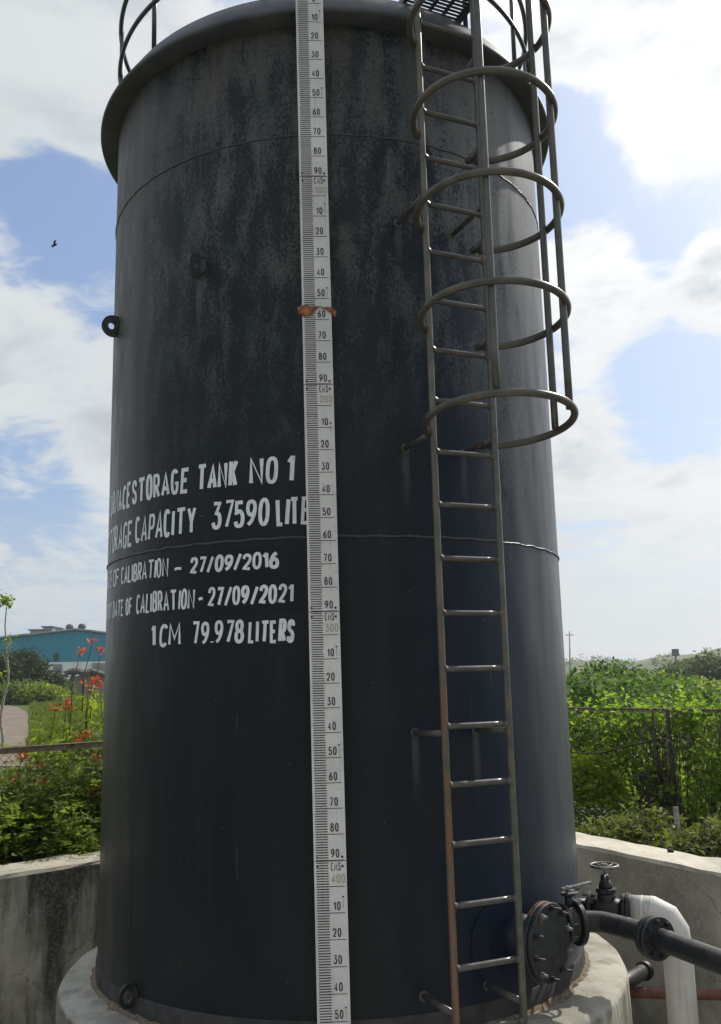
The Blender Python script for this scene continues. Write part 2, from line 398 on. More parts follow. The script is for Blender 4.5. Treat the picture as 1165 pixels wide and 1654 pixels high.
def concrete_fn(light, dark, stain, wetness=1.0):
    def fn(w, b, o):
        p = pos(w); x, y, z = w.sep(p)
        n = w.noise(p, 3.0, 7, .62); f = w.noise(p, 40, 4, .6)
        c = w.mix(w.ramp(n, .32, .68), dark, light)
        nz = w.node('ShaderNodeNewGeometry').outputs['Normal']; nzz = w.sep(nz)[2]
        side = w.ramp(w.math('ABSOLUTE', nzz), .6, .3)
        v = w.comb(w.math('MULTIPLY', w.math('ADD', x, w.math('MULTIPLY', y, .35)), 1.0), w.math('MULTIPLY', y, .0), w.math('MULTIPLY', z, .16))
        s1 = w.noise(v, 3.6, 6, .6, .2)
        fall = w.ramp(z, -1.0, .75, .0, .11)
        st = w.math('MULTIPLY', w.ramp(w.math('ADD', s1, fall), .50, .68), side)
        st = w.math('MULTIPLY', st, w.ramp(f, .25, .6, .55, 1.0))
        c = w.mix(w.math('MULTIPLY', st, stain), c, (.022, .021, .017))
        c = w.mix(w.math('MULTIPLY', w.ramp(w.noise(p, 9, 5, .7), .62, .70), .35), c, (.42, .41, .36))
        c = w.mix(w.math('MULTIPLY', w.ramp(f, .62, .75), .35), c, tuple(q*.4 for q in dark))
        li = w.noise(w.comb(w.math('MULTIPLY', w.math('ADD', x, w.math('MULTIPLY', y, .6)), 2.2), z, w.math('MULTIPLY', y, .3)), 17, 5, .7)
        lk = w.math('MULTIPLY', w.ramp(li, .60, .68), w.ramp(w.noise(p, 2.2, 3), .45, .62))
        c = w.mix(w.math('MULTIPLY', lk, .6), c, (.46, .45, .40))
        c = w.mix(w.math('MULTIPLY', w.ramp(w.math('ADD', z, w.math('MULTIPLY', n, .5)), .05, -.55), w.math('MULTIPLY', side, stain*.75)), c, (.030, .028, .020))
        c = w.mix(w.math('MULTIPLY', w.ramp(w.noise(p, 4.2, 4, .6), .55, .66), .45), c, tuple(q*.55 for q in dark))
        pit = w.noise(p, 95, 2, .5)
        c = w.mix(w.math('MULTIPLY', w.ramp(pit, .66, .74), .55), c, tuple(q*.3 for q in dark))
        ck = w.node('ShaderNodeTexVoronoi', feature='DISTANCE_TO_EDGE'); w.put(ck.inputs['Vector'], w.vmath('ADD', p, w.comb(w.math('MULTIPLY', n, .35), w.math('MULTIPLY', f, .12), 0.0))); w.put(ck.inputs['Scale'], 1.5)
        c = w.mix(w.math('MULTIPLY', w.math('MULTIPLY', w.ramp(ck.outputs['Distance'], .010, .003), w.ramp(w.noise(p, 1.2, 2), .5, .6)), .6), c, (.05, .047, .04))
        h = w.math('ADD', w.math('MULTIPLY', n, .6), w.math('MULTIPLY', f, .4))
        setb(w, b, c, .9, 0, .25, h, .012, .6)
    return fn
mat('wall_concrete', concrete_fn((.50, .465, .38), (.33, .305, .24), .88))
mat('right_wall_concrete', concrete_fn((.62, .575, .47), (.50, .46, .36), .50))
mat('plinth_concrete', concrete_fn((.47, .445, .375), (.27, .255, .205), .65))
plain('dusty_base', (.034, .031, .028), .75, .4, 9)
plain('grout', (.205, .155, .105), .95, .35, 55, bump=.02)
plain('floor_concrete', (.40, .37, .30), .95, .3, 3)
def soil(w, b, o):
    p = pos(w); x, y, z = w.sep(p)
    r = w.vmath('LENGTH', w.comb(x, y, 0.0))
    n = w.noise(p, .35, 6, .6); f = w.noise(p, 5, 5, .65)
    g = w.mix(w.ramp(n, .35, .65), (.060, .095, .020), (.105, .125, .032))
    g = w.mix(w.math('MULTIPLY', w.ramp(f, .45, .7), .5), g, (.055, .085, .02))
    near = w.ramp(r, 22, 15)
    c = w.mix(near, g, w.mix(f, (.045, .032, .02), (.10, .07, .042)))
    far = w.ramp(r, 160, 420)
    fp = w.noise(w.comb(w.math('MULTIPLY', x, .02), w.math('MULTIPLY', y, .008), 0.0), 1.0, 4)
    c = w.mix(far, c, w.mix(w.ramp(fp, .42, .6), (.085, .115, .045), (.15, .155, .075)))
    setb(w, b, c, .95, 0, .2, f, .08)
mat('field_ground', soil)
plain('path_dirt', (.175, .135, .10), .95, .14, .6)
def leaf_fn(c1, c2, c3, trans, tboost=1.6, rough=.58):
    def fn(w, b, o):
        r = w.node('ShaderNodeNewGeometry').outputs['Random Per Island']
        n = w.noise(pos(w), 1.3, 3)
        c = w.mix(w.ramp(r, .0, .75), c1, c2); c = w.mix(w.ramp(r, .8, 1.0), c, c3)
        c = w.mix(w.math('MULTIPLY', w.ramp(n, .4, .65), .35), c, c2)
        setb(w, b, c, rough, 0, .22)
        t = w.node('ShaderNodeBsdfTranslucent'); w.put(t.inputs[0], w.mix(.5, c, tuple(min(1, q*tboost) for q in (c2[0]*1.5, c2[1]*1.4, c2[2]*.5))))
        mx = w.node('ShaderNodeMixShader'); mx.inputs[0].default_value = trans
        w.l.new(b.outputs[0], mx.inputs[1]); w.l.new(t.outputs[0], mx.inputs[2]); w.l.new(mx.outputs[0], o.inputs[0])
    return fn
mat('leaf_feathery', leaf_fn((.045, .078, .020), (.165, .225, .05), (.36, .40, .15), .52))
mat('leaf_lime', leaf_fn((.11, .17, .02), (.22, .30, .03), (.34, .38, .08), .55))
mat('leaf_weed', leaf_fn((.075, .12, .024), (.20, .27, .04), (.33, .37, .11), .55))
mat('leaf_broad', leaf_fn((.022, .050, .018), (.095, .175, .055), (.27, .33, .18), .45))
mat('leaf_dark', leaf_fn((.018, .038, .014), (.040, .070, .022), (.08, .11, .04), .25))
mat('leaf_dry', leaf_fn((.06, .045, .028), (.11, .085, .05), (.16, .13, .08), .15))
mat('leaf_olive', leaf_fn((.035, .050, .016), (.12, .15, .04), (.27, .27, .13), .48))
mat('leaf_vine', leaf_fn((.040, .075, .018), (.17, .28, .042), (.42, .48, .18), .62))
mat('leaf_far', leaf_fn((.06, .095, .045), (.10, .14, .065), (.15, .18, .10), .3))
mat('grass_blade', leaf_fn((.07, .10, .022), (.12, .16, .035), (.19, .20, .07), .45))
def petal(w, b, o):
    r = w.node('ShaderNodeNewGeometry').outputs['Random Per Island']
    c = w.mix(r, (.60, .085, .035), (.72, .20, .07)); setb(w, b, c, .6)
    t = w.node('ShaderNodeBsdfTranslucent'); w.put(t.inputs[0], c); mx = w.node('ShaderNodeMixShader'); mx.inputs[0].default_value = .4
    w.l.new(b.outputs[0], mx.inputs[1]); w.l.new(t.outputs[0], mx.inputs[2]); w.l.new(mx.outputs[0], o.inputs[0])
mat('petal', petal)
plain('twig', (.085, .065, .045), .9, .35, 20)
plain('pale_bark', (.30, .27, .22), .85, .3, 14)
plain('fence_steel', (.27, .22, .16), .6, .3, 18)
plain('fence_wire', (.10, .10, .095), .5, .2, 10, .5)
plain('fence_dark', (.055, .042, .03), .8, .4, 15)
def teal_fn(w, b, o):
    p = pos(w); x, y, z = w.sep(p)
    rib = w.math('SINE', w.math('MULTIPLY', x, 12.0)); n = w.noise(p, .25, 4)
    c = w.mix(n, (.012, .22, .34), (.018, .27, .39)); setb(w, b, c, .5, 0, .4, rib, .03, .6)
mat('teal_cladding', teal_fn)
plain('shed_white', (.80, .80, .77), .8, .08, .4)
plain('shed_grey', (.10, .11, .12), .7, .3, .8)
plain('far_concrete', (.34, .34, .35), .85, .25, .35)
plain('dark_opening', (.035, .037, .04), .7, .3, 2)
plain('hut_mud', (.34, .29, .23), .95, .2, 1.5)
plain('hut_thatch', (.070, .055, .045), .95, .45, 5)
plain('tarp_black', (.02, .02, .022), .5, .4, 6)
plain('cable_black', (.012, .012, .012), .6, .2, 8)
plain('bird_dark', (.02, .02, .022), .7, .2, 8)
plain('stone_dark', (.02, .018, .015), .9, .4, 30)

# ================================================================== SETTING: ground
def gz(x, y):
    d = math.hypot(x, y); az = math.degrees(math.atan2(x, y))
    z = -.55
    if d > 30: z += .012*(d-30) if d < 240 else 2.52
    if d > 240:
        k = min(1, max(0, (d-240)/480)); k = k*k*(3-2*k)
        hump = 6.5+6.0*math.exp(-((az-25)/9.0)**2)+2.0*math.sin(az*.55+1)+1.2*math.sin(az*1.7)
        z += k*hump
    if d > 900: z -= (d-900)*.006
    return z
def ground_hit(px, py):
    d = ray(px, py); lo, hi = 5.0, 900.0; h = math.hypot(d[0], d[1]); d = d/h
    for t in np.arange(6, 900, .25):
        p = O+d*t
        if p[2] <= gz(p[0], p[1]): return p
    return O+d*600
def build_ground():
    g = MB(); NA = 220; rad = [0.0]+[1.5*1.062**i for i in range(120)]
    rad = [r for r in rad if r < 1900]+[2000]
    HX = 0.0; HY = 7.0
    vs = []
    for r in rad:
        for j in range(NA):
            a = 2*math.pi*j/NA; x, y = r*math.sin(a), r*math.cos(a)
            z = gz(x, y)
            if r < 14 and inside_bund(x, y): z = -1.2
            vs.append((x, y, z))
    fs = [(i*NA+j, i*NA+(j+1) % NA, (i+1)*NA+(j+1) % NA, (i+1)*NA+j) for i in range(len(rad)-1) for j in range(NA)]
    g.add(vs, fs, True)
    return tag(g.build('ground', MATS['field_ground']), kind='structure')
# bund: inner and outer top edges (world), corner behind the tank
LD = np.array([.77338, .63394]); RD = np.array([.47535, -.87979])
Li = np.array([-2.5059, 7.1562]); Lo = np.array([-2.6559, 7.6112])
Ri = np.array([1.9332, 7.7417]); Ro = np.array([2.0741, 8.3434])
WALL_TOP, FLOOR = .60, -.75
def meet(p, d, q, e):
    A = np.array([[d[0], -e[0]], [d[1], -e[1]]]); s = np.linalg.solve(A, q-p); return p+d*s[0]
Ci, Co = meet(Li, LD, Ri, RD), meet(Lo, LD, Ro, RD)
LiF, LoF = Li-LD*5.5, Lo-LD*5.5; RiF, RoF = Ri+RD*7.5, Ro+RD*7.5
def inside_bund(x, y):
    p = np.array([x, y])
    nl = np.array([-LD[1], LD[0]]); nr = np.array([RD[1], -RD[0]])*-1
    return (p-Lo)@nl < .12 and (p-Ro)@nr < .12 and y > -9
build_ground()
def build_floor():
    m = MB(); m.add([(LiF[0], LiF[1], FLOOR), (-6, -6, FLOOR), (6, -6, FLOOR), (RiF[0], RiF[1], FLOOR), (Ci[0], Ci[1], FLOOR)], [(0, 1, 2, 3, 4)])
    tag(m.build('bund_floor', MATS['floor_concrete']), kind='structure')
build_floor()
def wall(name, a, b, c, d, m, label):
    """top outline a,b (inner) c,d (outer), cut into short lengths and roughened along the edges"""
    N = 60; mb = MB(); vs = []; r = np.random.default_rng(5)
    for i in range(N+1):
        t = i/N; pi = a+(b-a)*t; po = d+(c-d)*t; j = r.normal(0, .0035, 6)
        ti = (po-pi)/np.linalg.norm(po-pi)
        for q, z in ((pi, FLOOR), (pi+ti*j[0], WALL_TOP-.025), (pi+ti*(.022+j[1]), WALL_TOP+j[2]), (po-ti*(.022+j[3]), WALL_TOP+j[4]), (po+ti*j[5], WALL_TOP-.025), (po, FLOOR-.4)):
            vs.append((q[0], q[1], z))
    fs = [(i*6+k, i*6+k+1, (i+1)*6+k+1, (i+1)*6+k) for i in range(N) for k in range(5)]
    fs += [tuple(range(6)), tuple(N*6+k for k in reversed(range(6)))]
    mb.add(vs, fs)
    o = mb.build(name, m); return tag(o, label, 'wall')
wall('bund_wall', LiF, Ci, Co, LoF, MATS['wall_concrete'], 'low concrete wall streaked black with damp, left of the tank under the flowering shrubs')
wall('bund_wall', RiF, Ci-(Ci-Ri)*.0, Co, RoF, MATS['right_wall_concrete'], 'low tan concrete wall behind the valves and white lagged pipe')

# ================================================================== TANK
def tp(deg, z, r=TR): a = R_(deg); return np.array([TX+r*math.sin(a), TY-r*math.cos(a), z])
def tn(deg): a = R_(deg); return np.array([math.sin(a), -math.cos(a), 0.0])
def tt_(deg): a = R_(deg); return np.array([math.cos(a), math.sin(a), 0.0])
tank = thing('storage_tank', 'tall black steel cylinder tank with white hand painted lettering', 'tank', (TX, TY, .20))
sh = MB(); zs = [.15]+list(np.linspace(.35, 5.9, 30))+[5.955]
sh.lathe([(TR, z) for z in zs], (TX, TY, 0), seg=220)
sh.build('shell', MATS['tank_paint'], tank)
rim = MB(); rim.lathe([(TR-.002, 5.955), (1.712, 5.955), (1.725, 5.962), (1.725, 5.982), (1.602, 6.172), (1.59, 6.178)], (TX, TY, 0), seg=220)
rim.build('rim', MATS['rim_paint'], tank)
rf = MB(); rf.lathe([(1.592, 6.1765), (1.2, 6.23), (.5, 6.30), (0, 6.33)], (TX, TY, 0), seg=96); rf.build('roof', MATS['rim_paint'], tank)
def seam(z, r=.0055):
    m = MB(); rw = random.Random(int(z*100)); m.tube([tp(a, z+.0025*math.sin(a*.9)+rw.uniform(-.0012, .0012), TR+.001) for a in np.linspace(0, 360, 721)[:-1]], [r*rw.uniform(.75, 1.25) for _ in range(720)], 6, closed=True); return m.build('weld_seam', MATS['weld_paint'], tank)
seam(5.21, .0055); seam(2.751, .0070)
vs_ = MB(); vs_.tube([tp(-48.5, z, TR-.0005) for z in np.linspace(.27, 1.15, 12)], .003, 6)
vs_.build('vertical_seam', MATS['tank_paint'], tank)
# lifting lugs: round eye plates standing out from the shell
def lug(deg, z, name='lifting_lug', rr=.076, hole=.021, off=.03, m='cast_iron'):
    c = tp(deg, z, TR+off); t = Vector(tt_(deg)); n = Vector(tn(deg)); zz = Vector((0, 0, 1)); mb = MB(); K = 28; th = .011
    vs = []
    for s in (-1, 1):
        for R2 in (rr, hole):
            for k in range(K):
                a = 2*math.pi*k/K; ex = .012 if R2 == hole else 0
                vs.append(Vector(c)+t*s*th+n*(math.cos(a)*R2+ex)+zz*math.sin(a)*R2*(1.25 if R2 == hole else 1))
    fs = []
    for k in range(K):
        k2 = (k+1) % K
        fs += [(k, k2, K+k2, K+k), (2*K+k, 3*K+k, 3*K+k2, 2*K+k2), (k, 2*K+k, 2*K+k2, k2), (K+k, K+k2, 3*K+k2, 3*K+k)]
    mb.add(vs, fs)
    q = tp(deg, z, TR+.006); mb.disc(q, tn(deg), .055, .012, 24)
    return mb.build(name, MATS[m], tank)
lug(-66, 4.38); lug(-29.75, 4.46, m='rim_paint')
bmx = MB(); bmx.lathe([(TR+.0005, .262), (TR+.009, .254), (TR+.011, .15)], (TX, TY, 0), seg=220); bmx.build('base_ring', MATS['dusty_base'], tank)
lug(-47, .262, 'base_lug', .066, .03, .03, 'cast_iron')

# ---- sign-painter's letters: centre-line strokes given a brush width
def sup(cx, cy, rx, ry, a0, a1, n=22, e=2.7):
    out = []
    for k in range(n+1):
        a = R_(a0+(a1-a0)*k/n); c, q = math.cos(a), math.sin(a)
        out.append((cx+rx*math.copysign(abs(c)**(2/e), c), cy+ry*math.copysign(abs(q)**(2/e), q)))
    return out
def cat(pts, n=5):
    P = [np.array(q, float) for q in pts]; P = [2*P[0]-P[1]]+P+[2*P[-1]-P[-2]]; out = []
    for i in range(1, len(P)-2):
        a, b, c, d = P[i-1:i+3]
        for k in range(n):
            t = k/n; out.append(tuple(.5*((2*b)+(-a+c)*t+(2*a-5*b+4*c-d)*t*t+(-a+3*b-3*c+d)*t**3)))
    return out+[tuple(P[-2])]
SIX = cat([(.92, .98), (.48, .84), (.12, .55), (0, .28), (.14, .06), (.5, 0), (.87, .06), (1, .28), (.86, .5), (.5, .57), (.14, .46), (.03, .32)])
GL = {
 'A': [[(0, 0), (.5, 1), (1, 0)], [(.22, .30), (.78, .30)]],
 'B': [[(0, 0), (0, 1)], [(0, 1), (.55, 1)]+sup(.55, .76, .38, .24, 80, -80, 12)+[(.5, .52), (.12, .52)], [(.5, .52)]+sup(.55, .26, .45, .26, 84, -84, 12)+[(.5, 0), (0, 0)]],
 'C': [sup(.5, .5, .5, .5, 42, 318, 30)],
 'D': [[(0, 0), (0, 1)], [(0, 1), (.4, 1)]+sup(.4, .5, .6, .5, 84, -84, 18)+[(.4, 0), (0, 0)]],
 'E': [[(1, 1), (0, 1), (0, 0), (1, 0)], [(.05, .52), (.82, .52)]],
 'F': [[(1, 1), (0, 1), (0, 0)], [(.05, .52), (.82, .52)]],
 'G': [sup(.5, .5, .5, .5, 42, 330, 30)+[(1, .42), (.55, .42)]],
 'H': [[(0, 0), (0, 1)], [(1, 0), (1, 1)], [(0, .5), (1, .5)]],
 'I': [[(.5, 0), (.5, 1)]],
 'K': [[(0, 0), (0, 1)], [(1, 1), (.1, .42)], [(.35, .56), (1, 0)]],
 'L': [[(0, 1), (0, 0), (1, 0)]],
 'M': [[(0, 0), (.06, 1), (.5, .28), (.94, 1), (1, 0)]],
 'N': [[(0, 0), (0, 1), (1, 0), (1, 1)]],
 'O': [sup(.5, .5, .5, .5, 0, 360, 40)], '0': [sup(.5, .5, .5, .5, 0, 360, 40, 2.4)],
 'P': [[(0, 0), (0, 1), (.5, 1)]+sup(.5, .73, .5, .27, 82, -82, 14)+[(.45, .46), (.1, .46)]],
 'R': [[(0, 0), (0, 1), (.5, 1)]+sup(.5, .74, .46, .26, 82, -82, 14)+[(.45, .48), (.1, .48)], [(.45, .46), (1, 0)]],
 'S': [cat([(1, .76), (.86, .95), (.5, 1), (.14, .95), (0, .76), (.14, .6), (.5, .51), (.87, .41), (1, .24), (.86, .05), (.5, 0), (.14, .05), (0, .24)])],
 'T': [[(.5, 0), (.5, 1)], [(0, 1), (1, 1)]],
 'U': [[(0, 1), (0, .3)]+sup(.5, .3, .5, .3, 180, 360, 14)+[(1, .3), (1, 1)]],
 'X': [[(0, 0), (1, 1)], [(0, 1), (1, 0)]],
 'Y': [[(0, 1), (.5, .45), (.5, 0)], [(1, 1), (.5, .45)]],
 '1': [[(1, 0), (1, 1)], [(1, .97), (0, .74)]],
 '2': [cat([(0, .72), (.12, .93), (.5, 1), (.88, .93), (1, .74), (.86, .52), (.45, .26), (.03, .02)])+[(1, 0)]],
 '3': [[(.05, 1), (.95, 1), (.45, .60)]+cat([(.46, .6), (.86, .53), (1, .3), (.86, .06), (.5, 0), (.14, .05), (0, .22)])[1:]],
 '4': [[(.72, 0), (.72, 1), (0, .28), (1, .28)]],
 '5': [[(.95, 1), (.12, 1), (.06, .56)]+cat([(.08, .55), (.5, .63), (.88, .52), (1, .3), (.86, .06), (.48, 0), (.12, .05), (0, .2)])[1:]],
 '6': [SIX], '9': [[(1-a, 1-b) for a, b in SIX]],
 '7': [[(0, 1), (1, 1), (.36, 0)]],
 '8': [sup(.5, .765, .42, .235, 0, 360, 28, 2.3), sup(.5, .265, .5, .265, 0, 360, 28, 2.3)],
 '/': [[(0, -.05), (1, 1.05)]], '-': [[(0, .42), (.5, .47), (1, .44)]], '.': [[(0, .0), (0, .06)]],
}
ADV = {'I': 0.0, '1': .17, 'M': .50, 'N': .46, 'A': .44, 'T': .54, '/': .30, '-': .5, '.': 0.0, 'E': .36, 'F': .34, 'L': .34, 'K': .36, 'Y': .40, 'S': .33, 'C': .33, '4': .36, '7': .34}
def ribbon(P, w, closed):
    P = [np.array(q, float) for q in P]
    if closed: P = P[:-1]
    Q = [P[0]]
    for q in P[1:]:
        if np.linalg.norm(q-Q[-1]) > 1e-5: Q.append(q)
    P = Q; n = len(P); L = []; Rr = []
    for i in range(n):
        a = P[i]-P[i-1] if (i > 0 or closed) else P[1]-P[0]
        b = P[(i+1) % n]-P[i] if (i < n-1 or closed) else P[i]-P[i-1]
        a = a/np.linalg.norm(a); b = b/np.linalg.norm(b); na, nb = np.array([-a[1], a[0]]), np.array([-b[1], b[0]])
        m = na+nb; ln = np.linalg.norm(m); m = m/ln if ln > .2 else na
        k = min(1/max(.3, m@nb), 1.22); L.append(P[i]+m*w*k/2); Rr.append(P[i]-m*w*k/2)
    fs = [(2*i, 2*((i+1) % n), 2*((i+1) % n)+1, 2*i+1) for i in range(n if closed else n-1)]
    vs = []
    for a, b in zip(L, Rr): vs += [a, b]
    return vs, fs
def paint_text(mb, text, width, h, sw, put, jit=1.0, gap=.13, seed=0, adv_=None):
    """letters along u in 0..width, capital height h, brush sw (metres); put(u, v, lift) -> point"""
    r = random.Random(len(text)*31+seed)
    adv = [(.36 if c not in ADV else ADV[c]) if c != ' ' else .12 for c in text]
    fixed = sw*len(text); g = gap*h
    k = (width-fixed-g*(len(text)-1))/max(1e-6, sum(adv)*h) if sum(adv) > 0 else 1.0
    if k < .55: g = max(.012*h, g*.5); k = (width-fixed-g*(len(text)-1))/max(1e-6, sum(adv)*h)
    if k < .3: g = max(.02*h, (width-fixed-.3*sum(adv)*h)/max(1, len(text)-1)); k = (width-fixed-g*(len(text)-1))/max(1e-6, sum(adv)*h)
    u = 0.0
    for c, a in zip(text, adv):
        wd = a*k*h; hk = h*(1+r.uniform(-.035, .04)*jit); sl = r.uniform(-.03, .10)*jit; dv = r.uniform(-.018, .018)*h*jit; rot = r.uniform(-.035, .035)*jit; ww = sw*(1+r.uniform(-.1, .12)*jit)
        for si, st in enumerate(GL.get(c, [])):
            P = [(sw/2+x*wd+(y*(hk-sw))*sl, sw/2+y*(hk-sw)+dv+rot*x*wd) for x, y in st]
            closed = np.hypot(P[0][0]-P[-1][0], P[0][1]-P[-1][1]) < 1e-4
            P = [(x+r.uniform(-.004, .004)*sw*jit, y+r.uniform(-.004, .004)*sw*jit) for x, y in P[:-1]]+[P[-1]] if not closed else P
            vs, fs = ribbon(P, ww, closed); mb.add([put(u+x, y, si*.0002) for x, y in vs], fs)
        u += wd+sw+g
lt = MB()
for i, (s_, a, b, z, h) in enumerate([
    ('FURNACE', -70.9, -52.85, 3.058, .162), ('STORAGE', -51.94, -32.03, 3.064, .158), ('TANK', -29.97, -20.05, 3.063, .158), ('NO', -17.39, -11.29, 3.063, .163), ('1', -9.6, -7.95, 3.063, .167),
    ('STORAGE', -71.6, -51.5, 2.805, .170), ('CAPACITY', -50.09, -30.03, 2.817, .167), ('.', -28.8, -28.4, 2.905, .03), ('37590', -26.06, -13.15, 2.826, .160), ('LITERS', -11.61, -1.5, 2.820, .158),
    ('DATE', -71.0, -64.6, 2.581, .115), ('OF', -63.57, -58.59, 2.581, .115), ('CALIBRATION', -57.11, -37.58, 2.581, .115), ('-', -36.08, -33.6, 2.572, .11), ('27/09/2016', -31.52, -11.14, 2.581, .096),
    ('NEXT', -70.8, -63.9, 2.383, .109), ('DATE', -62.82, -55.37, 2.383, .109), ('OF', -54.12, -50.81, 2.384, .110), ('CALIBRATION', -48.98, -30.12, 2.381, .122), ('-', -29.4, -27.84, 2.386, .11), ('27/09/2021', -26.92, -8.29, 2.387, .108),
    ('1', -42.8, -41.35, 2.177, .131), ('CM', -40.22, -33.74, 2.178, .129), ('79.978', -30.65, -18.61, 2.177, .132), ('LITERS', -17.77, -8.27, 2.172, .127)]):
    sw = (.0242 if z > 3 else .0212) if h > .14 else (.0190 if h > .124 else .0155)
    if s_ in '.-': sw = .016
    if s_ == '1': sw = .026
    if '/' in s_: sw = .0185
    paint_text(lt, s_, R_(b-a)*TR, h, sw, lambda u, v, e, a=a, z=z: tp(a+math.degrees(u/TR), z+v, TR+.0022+e), 1.0, .055 if h > .124 else .045, i)
lt.build('lettering', MATS['letter_paint'], tank)

# ---- manhole
MHD, MHZ = 39.1, .545
mh_n = tn(47); mh_t = tt_(47); mh_c = np.array([1.108, 5.235, MHZ])
mh = MB()
neck = mh_c-mh_n*.32; mh.tube([neck, mh_c-mh_n*.03], .122, 40)
manhole = mh.build('manhole', MATS['tank_paint'], tank)
pad = MB(); K = 56
for rr, ex in ((.225, .008),):
    vs = []; 
    for k in range(K):
        a = 2*math.pi*k/K
        for rad_, e in ((.10, .009), (rr, .009), (rr, 0.0)):
            deg = 33.5+math.degrees(math.cos(a)*rad_/TR); vs.append(tp(deg, MHZ+math.sin(a)*rad_, TR+e))
    pad.add(vs, [(k*3+i, ((k+1) % K)*3+i, ((k+1) % K)*3+i+1, k*3+i+1) for k in range(K) for i in range(2)])
pad.build('reinforcing_pad', MATS['tank_paint'], manhole)
fl = MB(); fl.disc(mh_c-mh_n*.022, mh_n, .205, .030, 56, .004); fl.build('flange', MATS['manhole_paint'], manhole)
cv = MB(); cv.disc(mh_c+mh_n*.012, mh_n, .203, .026, 56, .004); cv.build('cover', MATS['manhole_paint'], manhole)
def bolt(c, n, r=.014, ln=.05, parent=None, m='worn_steel'):
    b = MB(); c = np.array(c); n = np.array(n)
    b.lathe([(0, .018), (r, .018), (r, .0), (0, 0)], c+n*.001, n, 6, False); b.tube([c-n*.055, c+n*ln], r*.5, 8); return b
for k in range(10):
    a = 2*math.pi*(k+.35)/10
    c = mh_c+mh_n*.025+(mh_t*math.cos(a)+np.array([0, 0, 1])*math.sin(a))*.176
    bolt(c, mh_n, .015, .040+.014*((k*7) % 3)).build('bolt', MATS['cast_iron' if k % 3 else 'worn_steel'], manhole, c)

# ---- guard rail round the roof
gr = MB()
guard = None
ring_z = (6.52, 6.885)
path = [tp(a, ring_z[0], 1.6) for a in np.linspace(36, 368, 150)]
guard = MB().tube(path, .016, 10).build('guard_rail', MATS['rail_paint'], tank)
MB().tube([tp(a, ring_z[1], 1.6) for a in np.linspace(36, 368, 150)], .017, 10).build('top_rail', MATS['rail_paint'], guard)
for a in (-77.5, -46.7, -14, 8, 36, 58, 84, 112, 142, 172, 202, 232, 258):
    MB().tube([tp(a, 6.15, 1.585), tp(a, 6.90, 1.592)], .016, 10).build('rail_post', MATS['rail_paint'], guard, tp(a, 6.14, 1.6))

# ---- plinth
pc = np.array([.02, TY, 0])
pm = MB(); NS = 150; vs = []; r5 = np.random.default_rng(3); nz = r5.normal(0, 1, (NS, 3))
for _ in range(2): nz = (nz+np.roll(nz, 1, 0)+np.roll(nz, -1, 0))/3
for j in range(NS):
    a = 2*math.pi*j/NS; e = np.array([math.sin(a), -math.cos(a)])
    for k, (rr, z) in enumerate(((1.862, FLOOR), (1.846+nz[j, 0]*.010, .085), (1.822+nz[j, 0]*.016, .128+nz[j, 1]*.007), (1.70+nz[j, 2]*.01, .146+nz[j, 2]*.006), (1.3, .15))):
        vs.append((pc[0]+e[0]*rr, pc[1]+e[1]*rr, z))
pm.add(vs, [(j*5+i, ((j+1) % NS)*5+i, ((j+1) % NS)*5+i+1, j*5+i+1) for j in range(NS) for i in range(4)], True)
plinth = pm.build('tank_plinth', MATS['plinth_concrete']); tag(plinth, 'round weathered concrete plinth under the black tank', 'plinth')
gm = MB(); vs = []; r6 = np.random.default_rng(9); ns2 = 360; q = r6.normal(0, 1, (ns2, 2)); q = (q+np.roll(q, 1, 0))/2
for j in range(ns2):
    a = 360*j/ns2
    for rr, z in ((1.606, .168+q[j, 0]*.006), (1.611+q[j, 0]*.003, .166+q[j, 1]*.004), (1.620+q[j, 1]*.007, .156), (1.631+q[j, 1]*.012, .147)): vs.append(tp(a, z, rr))
gm.add(vs, [(j*4+i, ((j+1) % ns2)*4+i, ((j+1) % ns2)*4+i+1, j*4+i+1) for j in range(ns2) for i in range(3)], True)
gm.build('grout_ring', MATS['grout'], plinth)

# ================================================================== CALIBRATION SCALE (a board held clear of the rim)
SF = 4.874/5.0196; SC = 1.2986367
def bx(z, f, e=0.0):
    """board point: height z (as read on the shell), f across (-.5..+.5), e out"""
    ph = -.0402981-.0064106*(z/SC-2)
    y = TY-1.6025*math.cos(ph); x = 1.6025*math.sin(ph)
    return np.array([x*SF+f*.1646, 4.874-e+f*.004, CAM_Z+(z-CAM_Z)*SF])
ZS = lambda s: 6.10359-s*.01*SC
board = thing('calibration_scale', 'long white vertical gauge board marked in centimetres down the tank front', 'scale', tuple(bx(.2, 0)))
m = MB(); zz = np.linspace(ZS(-6), ZS(466), 60); vs = []
for z in zz:
    for f, e in ((-.5, -.004), (-.5, .002), (.5, .002), (.5, -.004)): vs.append(bx(z, f, e))
m.add(vs, [(i*4+k, i*4+(k+1) % 4, (i+1)*4+(k+1) % 4, (i+1)*4+k) for i in range(len(zz)-1) for k in range(4)])
m.build('board', MATS['scale_enamel'], board)
m = MB()
def bar(mb, s, hgt, f0, f1, e=.0032):
    z0, z1 = ZS(s+hgt/2), ZS(s-hgt/2)
    mb.add([bx(z0, f0, e), bx(z0, f1, e), bx(z1, f1, e), bx(z1, f0, e)], [(0, 1, 2, 3)])
rr = random.Random(4)
for s in range(-4, 466):
    bar(m, s, .42+rr.uniform(-.04, .04), -.425+rr.uniform(-.008, .004), -.055+rr.uniform(-.012, .012))
    if s % 10 == 0: bar(m, s, .27, -.10, .43)
    if s % 100 == 90: bar(m, s+.35, .22, -.5, .5)
m.build('graduations', MATS['scale_ink'], board)
m = MB(); gh = MB(); dots = MB()
